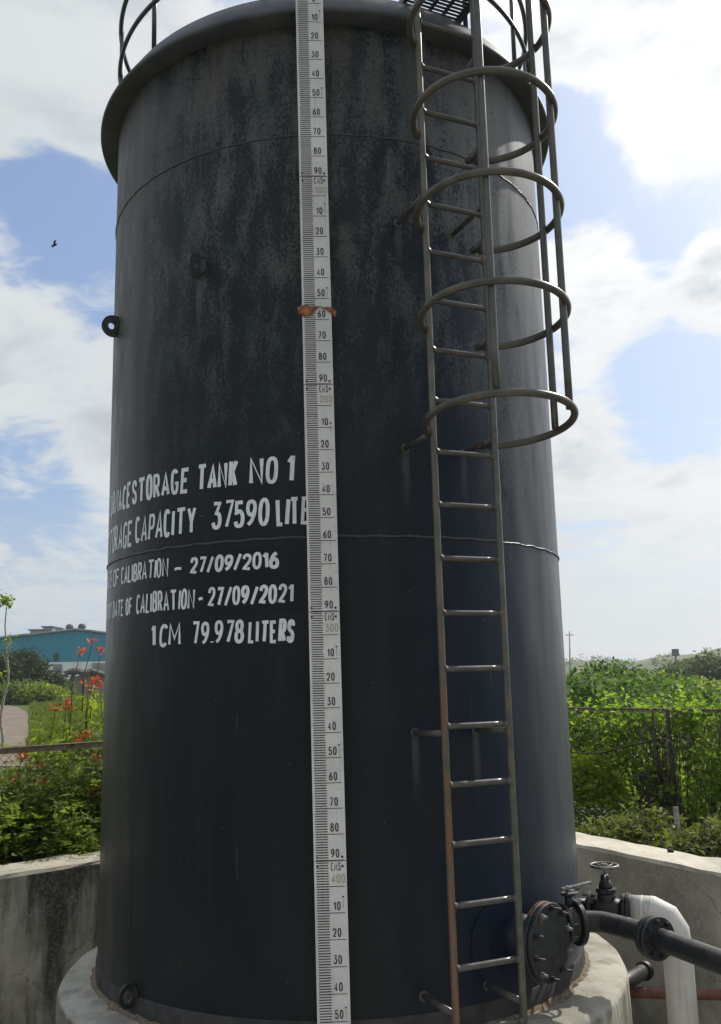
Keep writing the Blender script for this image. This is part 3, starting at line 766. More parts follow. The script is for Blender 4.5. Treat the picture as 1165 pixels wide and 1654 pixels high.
def board_text(mb, text, s, f0, f1, h, sw=.0062):
    paint_text(mb, text, (f1-f0)*.1646, h*.01*SC*SF, sw, lambda u, v, e: bx(ZS(s-v/(.01*SC*SF)), f0+u/.1646, .0034+e*.5), 0.0, .12)
for s in range(10, 460, 10):
    d = s % 100
    if d: board_text(m, str(d), s-.95, .03 if d != 10 else .07, .29, 3.4)
board_text(m, '0', -.9, .10, .22, 3.4)
for H in (100, 200, 300, 400):
    board_text(m, 'CMS', H-5.9, .02, .32, 3.3, .0042); board_text(gh, str(H), H-1.2, .03, .45, 3.5, .006)
for s in list(range(90, 460, 100)):
    for ds in (-1.6, 2.0):
        for f in (.375, -.40):
            dots.disc(bx(ZS(s+ds+.35), f, .004), (0, -1, 0), .0062 if f > 0 else .0048, .004, 10, .001)
for s in (4, 45, 104, 145, 208, 305, 345, 404, 445): dots.disc(bx(ZS(s), .37, .004), (0, -1, 0), .0045, .004, 8, .001); bar(dots, s+2.5, 3.5, .365, .375, .003)
m.build('numerals', MATS['scale_ink'], board); gh.build('faded_numerals', MATS['scale_ghost'], board); dots.build('screw_heads', MATS['stone_dark'], board)
# strap tied round the board
m = MB(); vs = []; fs = []
NX = 22
for i in range(NX+1):
    f = -.66+1.32*i/NX; wob = math.sin(i*1.9)*.15+math.sin(i*.9+1)*.25
    zt, zb = 153.3+i/NX*1.6+wob*.5, 156.6+math.sin(i*.35)*2.2+wob
    out = .010+.008*math.sin(i*2.3)**2
    if abs(f) > .55: out = -.004; zt += .3; zb -= .4
    for e in (out, out-.007): vs += [bx(ZS(zt), f, e), bx(ZS((zt+zb)/2), f, e+(.006 if e == out else 0)), bx(ZS(zb), f, e)]
for i in range(NX):
    a, b = i*6, (i+1)*6
    for k in range(2): fs += [(a+k, b+k, b+k+1, a+k+1), (a+3+k+1, b+3+k+1, b+3+k, a+3+k)]
    fs += [(a, a+3, b+3, b), (a+2, b+2, b+5, a+5)]
fs += [(0, 1, 4, 3), (1, 2, 5, 4), (NX*6, NX*6+3, NX*6+4, NX*6+1), (NX*6+1, NX*6+4, NX*6+5, NX*6+2)]
m.add(vs, fs, True); m.build('strap', MATS['tie_band'], board)
m = MB()
for s in (20, 154, 260, 360, 440):
    p = bx(ZS(s), 0, -.004); m.box((p[0], (p[1]+5.02)/2, p[2]), (.03, abs(5.03-p[1]), .012))
m.build('standoff', MATS['rim_paint'], board)

# ================================================================== LADDER with cage
LPH = 22.160869; lnn = tn(LPH); ltt = tt_(LPH); LOFF = TR+.326463; HW = .192628; RZ0, RDZ = 5.475494, .2890804
def lp(n, t, z):
    return np.array([TX, TY, 0])+lnn*(LOFF+n)+ltt*t+np.array([.000566, -.002068, 0])*(z-2.6)+np.array([0, 0, z])
ladder = thing('caged_ladder', 'steel rung ladder with round safety hoops fixed to the black tank', 'ladder', tuple(lp(0, 0, .24)))
for s in (-1, 1):
    MB().tube([lp(0, s*HW, z) for z in np.linspace(.22, 7.1, 24)], .0185, 14).build('stile', MATS['stile_paint' if s < 0 else 'right_stile_paint'], ladder, lp(0, s*HW, .24))
base_r = lp(0, 0, RZ0)
rb = MB(); rb.tube([lp(0, f*HW, RZ0) for f in (-.97, -.5, 0, .5, .97)], .0155, 12)
for s in (-1, 1): rb.lathe([(.0235, 0), (.0155, .018)], lp(0, s*(HW-.012), RZ0), tuple(-s*ltt), 12)
rung = rb.build('rung', MATS['ladder_paint'], ladder, base_r)
for k in list(range(-5, 0))+list(range(1, 19)):
    z = RZ0-k*RDZ; copy_part(rung, ladder, origin=lp(0, 0, z))
def hoop_pts(z, zt=.13, n0=.22, t0=.09, rn=.355, rt_=.41):
    pts = []
    # from right stile round the front to the left stile
    a1 = math.asin((HW-t0)/rt_); a2 = math.asin(max(-1, (-HW+.012-t0)/rt_))
    A = np.linspace(math.pi-a1, -math.pi+abs(a2)*1.0, 64)
    for a in A:
        n, t = n0+rn*math.cos(a), t0+rt_*math.sin(a)
        pts.append(lp(n, t, z+zt*n))
    pts.append(lp(0, -HW, z))
    pts.insert(0, lp(0, HW, z))
    return pts
for z in (3.27, 3.86, 4.46, 5.04, 5.63, 6.22, 6.8):
    MB().tube(hoop_pts(z), .0205, 14).build('safety_hoop', MATS['ladder_paint'], ladder, lp(.2, .1, z))
for n, t in ((.50, -.10), (.20, .46), (.45, .375)):
    m = MB(); a = math.atan2(n-.22, t-.09)
    z0 = 3.27+.13*n
    m.tube([lp(n, t, z) for z in np.linspace(z0, 7.0, 16)], .0195, 14)
    m.build('cage_bar', MATS['ladder_paint'], ladder, lp(n, t, z0))
for z in (.345, 1.672, 3.262, 4.655):
    for s, deg in ((-1, 15.2), (1, 28.9)):
        m = MB(); p0 = tp(deg, z, TR-.005); p1 = lp(0, s*HW, z+.01)
        m.tube([p0, p1], .0165, 10); m.disc(tp(deg, z, TR+.003), tn(deg), .027, .008, 14)
        m.build('bracket', MATS['ladder_paint'], ladder, p0)
# landing grating at the ladder head
pf = MB(); z = 6.26; t0, t1, n0, n1 = -.06, .335, -.46, .02
def plb(a, b, wd, hg=.03): 
    c = (np.array(a)+np.array(b))/2; d = np.array(b)-np.array(a); pf.box(c, (np.linalg.norm(d), wd, hg), tuple(d), tuple(np.cross([0, 0, 1], d)))
for n in np.arange(n0, n1+.001, .03): plb(lp(n, t0, z), lp(n, t1, z), .017, .006)
for t in (t0, t0+.085, t0+.185, t0+.285, t1): plb(lp(n0, t, z-.012), lp(n1, t, z-.012), .02, .016)
for t in (t0-.012, t1+.012): plb(lp(n0-.02, t, z-.012), lp(n1+.02, t, z-.012), .03, .045)
pf.build('landing_grating', MATS['rail_paint'], ladder, lp(0, .1, z))

# ================================================================== PIPES AND VALVES
def ring_bolts(parent, c, n, rad, num, r=.011, ln=.03, m='cast_iron', ph=.2):
    x, y, a = basis(n)
    for k in range(num):
        th = 2*math.pi*k/num+ph; p = np.array(c)+np.array(x)*math.cos(th)*rad+np.array(y)*math.sin(th)*rad
        bolt(p, n, r, ln).build('bolt', MATS[m], parent, p)
# outlet: butterfly valve on a nozzle + black pipe
BZ = .565; bn = np.array([math.sin(R_(104)), -math.cos(R_(104)), 0]); bt_ = np.array([math.cos(R_(104)), math.sin(R_(104)), 0]); b0 = on_z(921, 1491.5, BZ)
Bp = lambda k, z=0.0: b0+bn*k+np.array([0, 0, z])
bv = thing('butterfly_valve', 'black disc valve with a flat steel lever beside the manhole', 'valve', tuple(b0))
m = MB(); m.tube([Bp(-.30), Bp(-.04)], .058, 24); m.disc(Bp(-.040), bn, .112, .022, 40); m.build('nozzle', MATS['pipe_paint'], bv)
m = MB(); m.disc(b0, bn, .094, .052, 40, .006); m.tube([Bp(0, .08), Bp(0, .165)], .022, 16); m.disc(Bp(0, .16), (0, 0, 1), .045, .012, 20); body = m.build('valve_body', MATS['cast_iron'], bv)
m = MB(); m.disc(Bp(.044), bn, .122, .028, 40); m.build('flange', MATS['pipe_paint'], bv)
ring_bolts(bv, Bp(-.05), -bn, .092, 8, .011, .02, 'worn_steel')
m = MB(); c = Bp(0, .182); ldv = np.array([.93, .35, .09]); ldv /= np.linalg.norm(ldv); sdv = np.cross([0, 0, 1], ldv)
m.box(c+ldv*.06+np.array([0, 0, .012]), (.20, .030, .007), tuple(ldv), tuple(sdv)); m.tube([c-np.array([0, 0, .02]), c+np.array([0, 0, .02])], .014, 12)
m.tube([c+ldv*.05-np.array([0, 0, .012]), c+ldv*.155+np.array([0, 0, .004])-sdv*.01], .005, 8)
m.lathe([(.0, .0), (.058, .0), (.058, .006), (.0, .006)], c-np.array([0, 0, .014]), (0, 0, 1), 20, False, a0=-.3, a1=2.6)
m.build('lever', MATS['worn_steel'], bv)
pz = .57
bp = [Bp(.045), Bp(.085, .003)]+[on_z(x, y, pz) for x, y in ((972, 1489.5), (992, 1494), (1014, 1500), (1036, 1506.5), (1056, 1513.5))]
e = on_z(1162.7, 1553, pz); d_ = e-bp[-1]; tail = [bp[-1]+d_*k for k in (.12, .5, 1.0, 1.8, 3.2)]
def spline(pts, n=6):
    P = [np.array(q, float) for q in pts]; P = [2*P[0]-P[1]]+P+[2*P[-1]-P[-2]]; out = []
    for i in range(1, len(P)-2):
        for k in range(n):
            t = k/n; a, b, c, d = P[i-1:i+3]
            out.append(.5*((2*b)+(-a+c)*t+(2*a-5*b+4*c-d)*t*t+(-a+3*b-3*c+d)*t**3))
    return out+[P[-2]]
op = thing('outlet_pipe', 'black painted pipe bending out of the disc valve to the right', 'pipe', tuple(bp[1]))
MB().tube(spline(bp+tail), .0575, 24).build('pipe', MATS['pipe_paint'], op)
fd = (tail[0]-bp[-2]); fd = fd/np.linalg.norm(fd); fc = bp[-1]+fd*.01
for off in (-.018, .018):
    m = MB(); m.disc(fc+fd*off, fd, .112, .030, 40, .004); m.build('flange', MATS['pipe_paint'], op, fc+fd*off)
ring_bolts(op, fc+fd*.034, fd, .088, 8, .0125, .022, 'cast_iron', .1); ring_bolts(op, fc-fd*.034, -fd, .088, 8, .012, .02, 'cast_iron', .1)
# weld collars on the pipe
m = MB()
for q, dq in ((bp[4], bp[5]-bp[3]), (tail[1]*.35+tail[0]*.65, d_)):
    dq = dq/np.linalg.norm(dq); m.lathe([(.0575, -.014), (.0605, 0), (.0575, .014)], q, dq, 24)
m.build('weld_bead', MATS['pipe_paint'], op)
# gate valve on the next nozzle
GA = 65.8; gn = np.array([math.sin(R_(GA)), -math.cos(R_(GA)), 0]); g0 = np.array([1.6, 5.9, .55]); gt = np.array([math.cos(R_(GA)), math.sin(R_(GA)), 0])
gv = thing('gate_valve', 'dark cast gate valve topped by a round handwheel', 'valve', tuple(g0))
G = lambda s, z=0.0: g0+gn*s+np.array([0, 0, z])
m = MB(); m.tube([G(-.20), G(-.075)], .048, 20); m.build('nozzle', MATS['cast_iron'], gv)
for s in (-.07, .135, .158):
    m = MB(); m.disc(G(s), gn, .092 if s < .15 else .098, .020, 36); m.build('flange', MATS['cast_iron'], gv, G(s))
ring_bolts(gv, G(.17), gn, .075, 8, .009, .012); ring_bolts(gv, G(-.06), gn, .073, 8, .009, .012)
m = MB(); m.tube([G(-.06), G(-.02), G(.03), G(.085), G(.125)], [.052, .062, .070, .062, .052], 20); m.tube([G(.03), G(.03, .07), G(.03, .10)], [.062, .056, .048], 16)
m.disc(G(.03, .105), (0, 0, 1), .062, .026, 8, .003); m.build('valve_body', MATS['cast_iron'], gv)
m = MB(); m.tube([G(.03, .11), G(.03, .14), G(.03, .17)], [.045, .040, .026], 14)
for s in (-1, 1): m.tube([G(.03, .12)+gt*s*.045, G(.03, .17)+gt*s*.036, G(.03, .195)+gt*s*.016], .011, 8)
m.lathe([(.026, .165), (.030, .18), (.020, .20), (.0, .20)], G(.03), (0, 0, 1), 14); m.build('bonnet', MATS['cast_iron'], gv)
m = MB(); m.tube([G(.03, .17), G(.03, .262)], .0085, 10); m.build('stem', MATS['worn_steel'], gv)
hz = G(.03, .248); m = MB()
m.tube([hz+np.array([math.cos(a), math.sin(a), 0])*.082 for a in np.linspace(0, 2*math.pi, 49)[:-1]], .0095, 10, closed=True)
for k in range(4):
    a = k*math.pi/2+.5; m.tube([hz, hz+np.array([math.cos(a)*.04, math.sin(a)*.04, -.008]), hz+np.array([math.cos(a), math.sin(a), 0])*.08], .0065, 8)
m.disc(hz, (0, 0, 1), .020, .024, 14); m.build('handwheel', MATS['worn_steel'], gv)
# white lagged pipe
E0 = G(.172); E1 = G(.315); wp = [E0, G(.30), G(.375, -.035), G(.415, -.10), G(.422, -.18), G(.422, -1.3)]
lag = thing('lagged_pipe', 'white metal clad insulated pipe turning down beside the wall', 'pipe', tuple(G(.422, -1.3)))
MB().tube(wp, .086, 28).build('pipe', MATS['white_cladding'], lag)
m = MB()
for c, d in ((G(.24), gn), (G(.295), gn), (G(.422, -.22), np.array([0, 0, 1.]))): m.lathe([(.0865, -.006), (.089, 0), (.0865, .006)], c, d, 28)
m.build('joint_band', MATS['white_cladding'], lag)
m = MB(); m.tube([G(.165), G(.178)], .092, 28); m.build('end_cap', MATS['cast_iron'], lag)
# stub pipe and red-brown pipe low behind the plinth
s0, s1 = on_z(1008, 1588, .03), on_z(1041, 1568, .03); sd_ = (s1-s0)/np.linalg.norm(s1-s0)
stub = thing('drain_stub', 'short black pipe end with a collar poking out behind the plinth', 'pipe', tuple(s1))
MB().tube([s0-sd_*.25, s1], .046, 20).build('pipe', MATS['pipe_paint'], stub)
m = MB(); m.disc(s1, sd_, .060, .035, 28); m.build('collar', MATS['cast_iron'], stub)
q0, q1 = at(1000, 1602.5, 6.32), at(1165, 1607, 6.22)
MB().tube([q0-(q1-q0)*.3, q1+(q1-q0)*.25], .033, 16).build('rusty_pipe', MATS['rust_pipe'])
tag(bpy.data.objects['rusty_pipe'], 'red brown pipe running low along the tan wall', 'pipe')
# small dark lump on the right-hand wall coping
cpt = on_z(1083, 1376, .60); m = MB(); r = random.Random(2)
bm = bmesh.new(); bmesh.ops.create_icosphere(bm, subdivisions=2, radius=.022)
for v in bm.verts: v.co = Vector((v.co.x*1.25, v.co.y, v.co.z*.7))*(1+r.uniform(-.25, .25))
m.add([v.co+Vector(cpt)+Vector((0, 0, .010)) for v in bm.verts], [tuple(v.index for v in f.verts) for f in bm.faces]); bm.free()
tag(m.build('stone', MATS['stone_dark'], None, cpt), 'small black stone lying on top of the tan wall', 'stone')

# ================================================================== PLANTS
def leaf_quads(P, size, up=.35, elong=1.8, fold=.18, r=rng, sizevar=.35):
    """one pointed, slightly folded leaf per point"""
    P = np.asarray(P); N = len(P)
    a = r.normal(size=(N, 3)); a[:, 2] *= .6; a /= np.linalg.norm(a, axis=1)[:, None]
    nrm = r.normal(size=(N, 3)); nrm[:, 2] = np.abs(nrm[:, 2])+up; nrm -= a*np.sum(nrm*a, 1)[:, None]; nrm /= np.linalg.norm(nrm, axis=1)[:, None]+1e-9
    b = np.cross(nrm, a); s = size*(1+r.uniform(-sizevar, sizevar, N))[:, None]
    h = s/elong
    V = np.stack([P, P+a*s*.45+b*h*.5+nrm*s*fold, P+a*s, P+a*s*.45-b*h*.5+nrm*s*fold], 1)
    return V
def bush_points(c, w, d, h, nclump, per, spread, r=rng, base=0.0, shell=.55):
    """clumps of leaves through a lumpy crown volume standing on c"""
    pts = []
    K = nclump; u = r.normal(size=(K, 3)); u /= np.linalg.norm(u, axis=1)[:, None]
    rad = r.uniform(shell, 1.0, K)**.6
    lump = 1+.20*np.sin(u[:, 0]*5+c[0]*3)*np.cos(u[:, 1]*4+c[1]*2)+.10*np.sin(u[:, 2]*9+c[0])
    q = u*(rad*lump)[:, None]*np.array([w/2, d/2, h/2])
    q[:, 2] += h/2+base
    q[:, 2] = np.clip(q[:, 2], .03, h*1.1+base)
    q += np.array(c)
    pts = q[:, None, :]+np.clip(r.normal(size=(K, per, 3)), -2, 2)*spread
    return q, pts.reshape(-1, 3)
def stems(c, tips, n, r=.012, rg=random):
    m = MB(); c = np.array(c)
    for t in tips[:n]:
        mid = c*.5+t*.5+np.array([rg.uniform(-.1, .1), rg.uniform(-.1, .1), .12])
        b0 = c+np.array([rg.uniform(-.15, .15), rg.uniform(-.12, .12), -.05])
        m.tube([b0, b0*.55+mid*.45, mid, t], [r, r*.85, r*.6, r*.3], 6)
    return m
def bush(name, label, c, w, d, h, leafmat, nclump, per, spread, size, cat='shrub', group=None, elong=1.8, nst=14, base=.1, seed=0, shell=.45):
    r = np.random.default_rng(seed+100); random.seed(seed)
    t = thing(name, label, cat, tuple(c), group)
    q, P = bush_points(c, w, d, h, nclump, per, spread, r, base, shell)
    quads_mesh('foliage', leaf_quads(P, size, elong=elong, r=r), 4, MATS[leafmat], t, c)
    stems(c, list(q[r.permutation(len(q))]), nst, .014 if h < 3 else .03).build('stems', MATS['twig'], t)
    return t
def flower_cluster(parent, c, rad, r, n=26):
    c = np.array(c); P = c+r.normal(size=(n, 3))*rad*np.array([.55, .55, .42])
    V = leaf_quads(P, rad*.85, up=.6, elong=1.25, fold=.12, r=r)
    quads_mesh('flower', V, 4, MATS['petal'], parent, c)
def fronds(P, r, ln=.16, leaf=.018, n=9):
    """feathery compound leaves: pairs of leaflets on a drooping rachis"""
    P = np.asarray(P); N = len(P)
    a = r.normal(size=(N, 3)); a[:, 2] = a[:, 2]*.5+.25; a /= np.linalg.norm(a, axis=1)[:, None]
    side = np.cross(a, np.array([0, 0, 1.0])); side /= np.linalg.norm(side, axis=1)[:, None]+1e-9
    upv = np.cross(side, a); out = []
    L = ln*(1+r.uniform(-.3, .3, N))
    for k in range(n):
        t = (k+1)/n; base = P+a*(L*t)[:, None]-np.array([0, 0, 1.0])*(L*t*t*.35)[:, None]
        for s in (-1, 1):
            dv = side*s*.9+a*.35+upv*r.normal(0, .18, (N, 1)); sz = leaf*(1.25-.5*abs(t-.5)*2*.6)
            wv = a*.34*sz
            out.append(np.stack([base, base+dv*sz*.55+wv, base+dv*sz*1.15, base+dv*sz*.55-wv], 1))
    return np.concatenate(out)
def flower_shrub(label, c, w, d, h, nfr, flowers, seed, leafmat='leaf_feathery', base=.1, shell=.4, ln=.18, leaf=.036):
    r = np.random.default_rng(seed); random.seed(seed)
    t = thing('flowering_shrub', label, 'shrub', tuple(c), 'peacock flower shrubs behind the left wall')
    q, P = bush_points(c, w, d, h, nfr//5, 5, .09, r, base, shell)
    quads_mesh('foliage', np.concatenate([fronds(P, r, ln, leaf, 7), leaf_quads(P[::1]+r.normal(0, .05, P.shape), .07, elong=2.0, r=r)]), 4, MATS[leafmat], t, c)
    st = stems(c, list(q[r.permutation(len(q))]), 26, .012)
    for f in flowers:
        f = np.array(f); b = np.array([f[0]+r.uniform(-.12, .12), f[1]+r.uniform(-.05, .15), max(c[2]+.6, f[2]-.75)]); mid = b*.5+f*.5+np.array([r.uniform(-.05, .05), 0, .02])
        st.tube([b, mid, f], [.006, .005, .004], 6)
    st.build('stems', MATS['twig'], t)
    for f in flowers: flower_cluster(t, f, .044 if f[1] < 9.6 else .049, r, 16)
    return t
ZG = -.55
def lwall(s, off):     # along the left wall (s metres from Lo), off metres beyond it
    p = Lo+LD*s+np.array([-LD[1], LD[0]])*off; return np.array([p[0], p[1], ZG])
def rwall(s, off):
    p = Ro+RD*s+np.array([-RD[1], RD[0]])*off; return np.array([p[0], p[1], ZG])
F = at
flower_shrub('dark green feathery shrub under the fence rail, nearest the photo left edge', lwall(-.25, .62), 1.3, .8, 1.82, 1900, [F(18, 1256, 8.1), F(35, 1222, 8.35), F(62, 1236, 8.4), F(40, 1217, 8.5)], 21)
flower_shrub('feathery shrub in the middle of the left hedge, below the rail', lwall(.55, .65), 1.3, .85, 1.80, 1900, [F(70, 1262, 8.6)], 22)
flower_shrub('tall orange flowered shrub growing against the black tank edge', lwall(1.35, .75), 1.2, .9, 1.95, 1900, [F(158, 1222, 8.7), F(155, 1278, 8.6), F(134, 1191, 8.9), F(144, 1186, 8.95), F(125, 1195, 8.9)], 23)
flower_shrub('pale lime shrub with orange blooms rising above the rail', lwall(1.5, 1.9), 1.2, 1.1, 2.25, 2000, [F(90, 1144, 9.8), F(111, 1142, 9.9), F(108, 1133, 9.9), F(151, 1096, 9.9), F(144, 1107, 9.8), F(161, 1106, 9.8), F(151, 1034, 10.0), F(131, 1051, 10.0), F(163, 1050, 10.0)], 24, 'leaf_weed')
flower_shrub('low shadowed shrub close against the left wall coping', lwall(.4, .28), 2.6, .5, 1.35, 1500, [], 25, 'leaf_feathery', .05)
# right hand: vines and bushes on and before the fence
RS = 'bushes growing through the right fence'
def rfence(px, py, k=0.0):
    """point on the right-hand fence line under pixel column px at depth chosen by the fence plane (+k metres behind)"""
    A = np.array([3.62, 13.7]); Bq = np.array([4.85, 12.0]); dd = Bq-A; nn = np.array([-dd[1], dd[0]]); nn = nn/np.linalg.norm(nn)
    if nn @ A < 0: nn = -nn
    A = A+nn*k; v = ray(px, py); s = (A @ nn)/(v[:2] @ nn); return O+v*s
def foot(px, k=0.0):
    p = rfence(px, 1200, k); return np.array([p[0], p[1], ZG])
bush('lime_bush', 'bright lime leaved bush at the fence beside the tank edge', foot(948, -.45), 1.0, .6, 1.35, 'leaf_lime', 230, 11, .09, .10, seed=1)
def creeper(label, px0, px1, z1, n, leafmat, size, seed, thick=.35, behind=.12, cut=.47):
    """leaves hung through a slab along the fence, thinned by slow waves so that gaps and tufts show"""
    r = np.random.default_rng(seed); random.seed(seed); a, b = foot(px0, behind), foot(px1, behind); d = b-a; L = np.linalg.norm(d); d = d/L; nn = np.array([-d[1], d[0], 0])
    c = (a+b)/2; t = thing('fence_creeper', label, 'creeper', tuple(c), RS)
    K = n//9; u = r.uniform(0, L, K*3); v = r.uniform(0, 1, K*3)**.8; h = z1-ZG
    den = .5+.25*np.sin(u*5.1+seed)*np.sin(v*9+u*2.3+seed*2)+.22*np.sin(u*11.7+v*17+seed)+r.uniform(-.2, .2, K*3)
    topw = 1+.045*np.sin(u*6.3+seed*1.7)+.04*np.sin(u*15+seed)
    k = np.where(den > cut)[0][:K]; u, v, topw = u[k], v[k]*topw[k], topw[k]
    q = a+d*u[:, None]+nn*(r.normal(0, thick/2, len(k)))[:, None]; q[:, 2] = ZG+.05+v*h
    P = (q[:, None, :]+np.clip(r.normal(size=(len(k), 9, 3)), -2, 2)*.065).reshape(-1, 3)
    quads_mesh('foliage', leaf_quads(P, size, elong=1.5, r=r), 4, MATS[leafmat], t, c)
    m = MB()
    for i in range(46):
        x = r.uniform(0, L); p0 = a+d*x+nn*r.normal(0, .08); pts = [p0+np.array([0, 0, -.1])]
        for j in range(1, 5): pts.append(pts[-1]+np.array([r.normal(0, .09), r.normal(0, .05), h*.24]))
        m.tube(pts, [.009, .008, .007, .005, .003], 5)
    m.build('stems', MATS['twig'], t); return t
creeper('leafy creeper covering the fence between the tank and the posts', 915, 1046, 1.50, 3000, 'leaf_vine', .085, 2)
creeper('thin yellow green creeper wrapped round the twin fence posts', 1046, 1094, 1.47, 1500, 'leaf_vine', .080, 3, .25, .15, .55)
creeper('darker creeper on the fence right of the posts', 1094, 1172, 1.49, 2000, 'leaf_vine', .085, 4)
creeper('creeper at the far right end of the fence', 1172, 1235, 1.48, 1300, 'leaf_vine', .085, 8)
bush('weed_clump', 'tall olive weeds standing at the wall foot right of the posts', foot(1150, -2.1), 1.3, .8, .80, 'leaf_olive', 380, 12, .09, .10, 'weeds', seed=5, elong=3.0)
bush('weed_clump', 'tangled brown green weeds below the sagging cable', foot(1010, -2.0), 1.6, .7, .78, 'leaf_olive', 400, 12, .09, .10, 'weeds', seed=6, elong=3.0)
bush('weed_clump', 'low dark weeds beside the tank along the tan wall', foot(960, -1.5), 1.2, .8, .75, 'leaf_dark', 300, 12, .09, .06, 'weeds', seed=7, elong=2.4)
# mid-distance scrub
def gp(px, Y):
    p = at(px, 1100, Y); return np.array([p[0], p[1], gz(p[0], p[1])])
mids = [(935, 20, 3.2, 2.25, 'leaf_broad', 'round bright green shrub beyond the fence beside the tank'), (985, 24, 3.2, 2.35, 'leaf_broad', 'shrub with grey green glossy leaves behind the fence'),
        (1035, 21, 4.2, 2.3, 'leaf_broad', 'large dark green shrub in the middle of the scrub beyond the fence'), (1085, 25, 3.6, 2.15, 'leaf_weed', 'mid green shrub below the far post'),
        (955, 17, 2.2, 1.9, 'leaf_dark', 'low dark shrub close behind the fence by the tank'), (1075, 17.5, 2.2, 1.75, 'leaf_broad', 'small broad leaved shrub just above the twin posts'),
        (1130, 30, 4.0, .9, 'leaf_lime', 'yellow green thicket at the right beyond the brush heap'), (1010, 33, 5, 2.5, 'leaf_dark', 'dusky shrub peeping over the middle scrub'), (1165, 23, 3.0, .8, 'leaf_weed', 'leafy shrub at the right edge behind the fence')]
for i, (px, Y, w, h, lm, lab) in enumerate(mids):
    bush('scrub_bush', lab, gp(px, Y), w, w*.8, h, lm, int(190+w*75), 14, .18, .16, seed=30+i, group='scrub bushes beyond the right fence', base=.0, shell=.5)
t = thing('brush_heap', 'heap of dry brown twigs lying behind the fence', 'brush heap', tuple(gp(1135, 24)))
m = MB(); r = random.Random(8); c0 = gp(1135, 24)
for k in range(340):
    a = np.array([r.gauss(0, .95), r.gauss(0, .4), 0]); hh = max(.05, 2.0-abs(a[0])*.5); a[2] = r.uniform(.0, hh); d = np.array([r.gauss(0, .5), r.gauss(0, .4), r.gauss(0, .18)])
    m.tube([c0+a, c0+a+d], .014, 4, caps=False)
m.build('twigs', MATS['twig'], t)
q, P = bush_points(c0, 3.0, 1.4, 1.75, 170, 10, .16, np.random.default_rng(77)); quads_mesh('dry_leaves', leaf_quads(P, .10), 4, MATS['leaf_dry'], t, c0)

# ================================================================== FENCES
def chain_mesh(a, b, z0, z1, pitch=.075, w=.0018):
    a, b = np.array(a[:2]), np.array(b[:2]); L = np.linalg.norm(b-a); d = (b-a)/L; H = z1-z0; V = []
    nn = np.array([-d[1], d[0]])
    for s in (1, -1):
        for u in np.arange(-H, L+H, pitch):
            u0, u1 = (u, u+H) if s == 1 else (u+H, u)
            za, zb = z0, z1
            # clip to 0..L
            def cl(u0, za, u1, zb):
                du = u1-u0
                pts = []
                t0, t1 = 0.0, 1.0
                if du != 0:
                    ta, tb = (0-u0)/du, (L-u0)/du; t0, t1 = max(0, min(ta, tb)), min(1, max(ta, tb))
                return t0, t1
            t0, t1 = cl(u0, za, u1, zb)
            if t1 <= t0: continue
            p = lambda t: np.array([*(a+d*(u0+(u1-u0)*t)+nn*.002*s), z0+H*t])
            P0, P1 = p(t0), p(t1); dv = (P1-P0)/np.linalg.norm(P1-P0); sd = np.cross(dv, [nn[0], nn[1], 0])*w
            V.append([P0-sd, P0+sd, P1+sd, P1-sd])
    return np.array(V)
fa, fb = lwall(-2.6, .5), lwall(1.9, .5); ztop = 1.435
lf = thing('wire_fence', 'wire fence with a weathered steel top rail left of the tank', 'fence', tuple(fa))
m = MB(); fa2, fb2 = fa.copy(), fb.copy(); fa2[2] = fb2[2] = ztop; dv = (fb2-fa2)/np.linalg.norm(fb2-fa2)
m.box((fa2+fb2)/2+np.array([0, 0, .0]), (np.linalg.norm(fb2-fa2), .008, .060), tuple(dv), (-dv[1], dv[0], 0)); m.box((fa2+fb2)/2+np.array([dv[1]*.02, -dv[0]*.02, .022]), (np.linalg.norm(fb2-fa2), .042, .005), tuple(dv), (-dv[1], dv[0], 0))
m.build('top_rail', MATS['fence_steel'], lf)
for s in (-2.5, .02, 1.88):
    p = lwall(s, .53); hh = 1.6 if abs(s) < .1 else 1.43
    MB().box((p[0], p[1], (ZG-.3+hh)/2), (.045, .045, hh-ZG+.3)).build('post', MATS['fence_dark'], lf, p)
quads_mesh('wire_mesh', chain_mesh(fa, fb, ZG, ztop-.02), 4, MATS['fence_wire'], lf, fa)
ra, rb_ = rfence(880, 1142), rfence(1230, 1148); za = ra[2]
ra = np.array([ra[0], ra[1], ZG]); rb_ = np.array([rb_[0], rb_[1], ZG]); RZ = 1.44
rfn = thing('wire_fence', 'overgrown wire fence with twin dark posts right of the tank', 'fence', tuple(ra))
m = MB(); a2, b2 = ra.copy(), rb_.copy(); a2[2] = b2[2] = RZ; dv = (b2-a2)/np.linalg.norm(b2-a2); L = np.linalg.norm(b2-a2)
m.box((a2+b2)/2, (L, .01, .05), tuple(dv), (-dv[1], dv[0], 0)); m.box((a2+b2)/2+np.array([-dv[1]*-.02, dv[0]*-.02, .026]), (L, .045, .006), tuple(dv), (-dv[1], dv[0], 0)); m.build('top_rail', MATS['fence_steel'], rfn)
for px, h, w in ((1058, 1.42, .034), (1082, 1.46, .05)):
    p = foot(px, -.08); MB().tube([(p[0], p[1], ZG-.3), (p[0]+.01, p[1], h*.5), (p[0], p[1], h)], w*.6, 8).build('post', MATS['fence_dark'], rfn, p)
p = foot(1083, -1.0); MB().tube([(p[0]+.02, p[1], ZG-.2), (p[0], p[1], .35)], .035, 8).build('support_stake', MATS['pale_bark'], rfn, p)
quads_mesh('wire_mesh', chain_mesh(ra, rb_, ZG, RZ-.02, .09, .002), 4, MATS['fence_wire'], rfn, ra)
m = MB(); cpts = [rfence(x, y, -.95) for x, y in ((900, 1216), (925, 1215.5), (960, 1217), (985, 1213), (1012, 1206), (1040, 1199), (1062, 1194), (1078, 1195), (1086, 1206), (1089, 1240))]
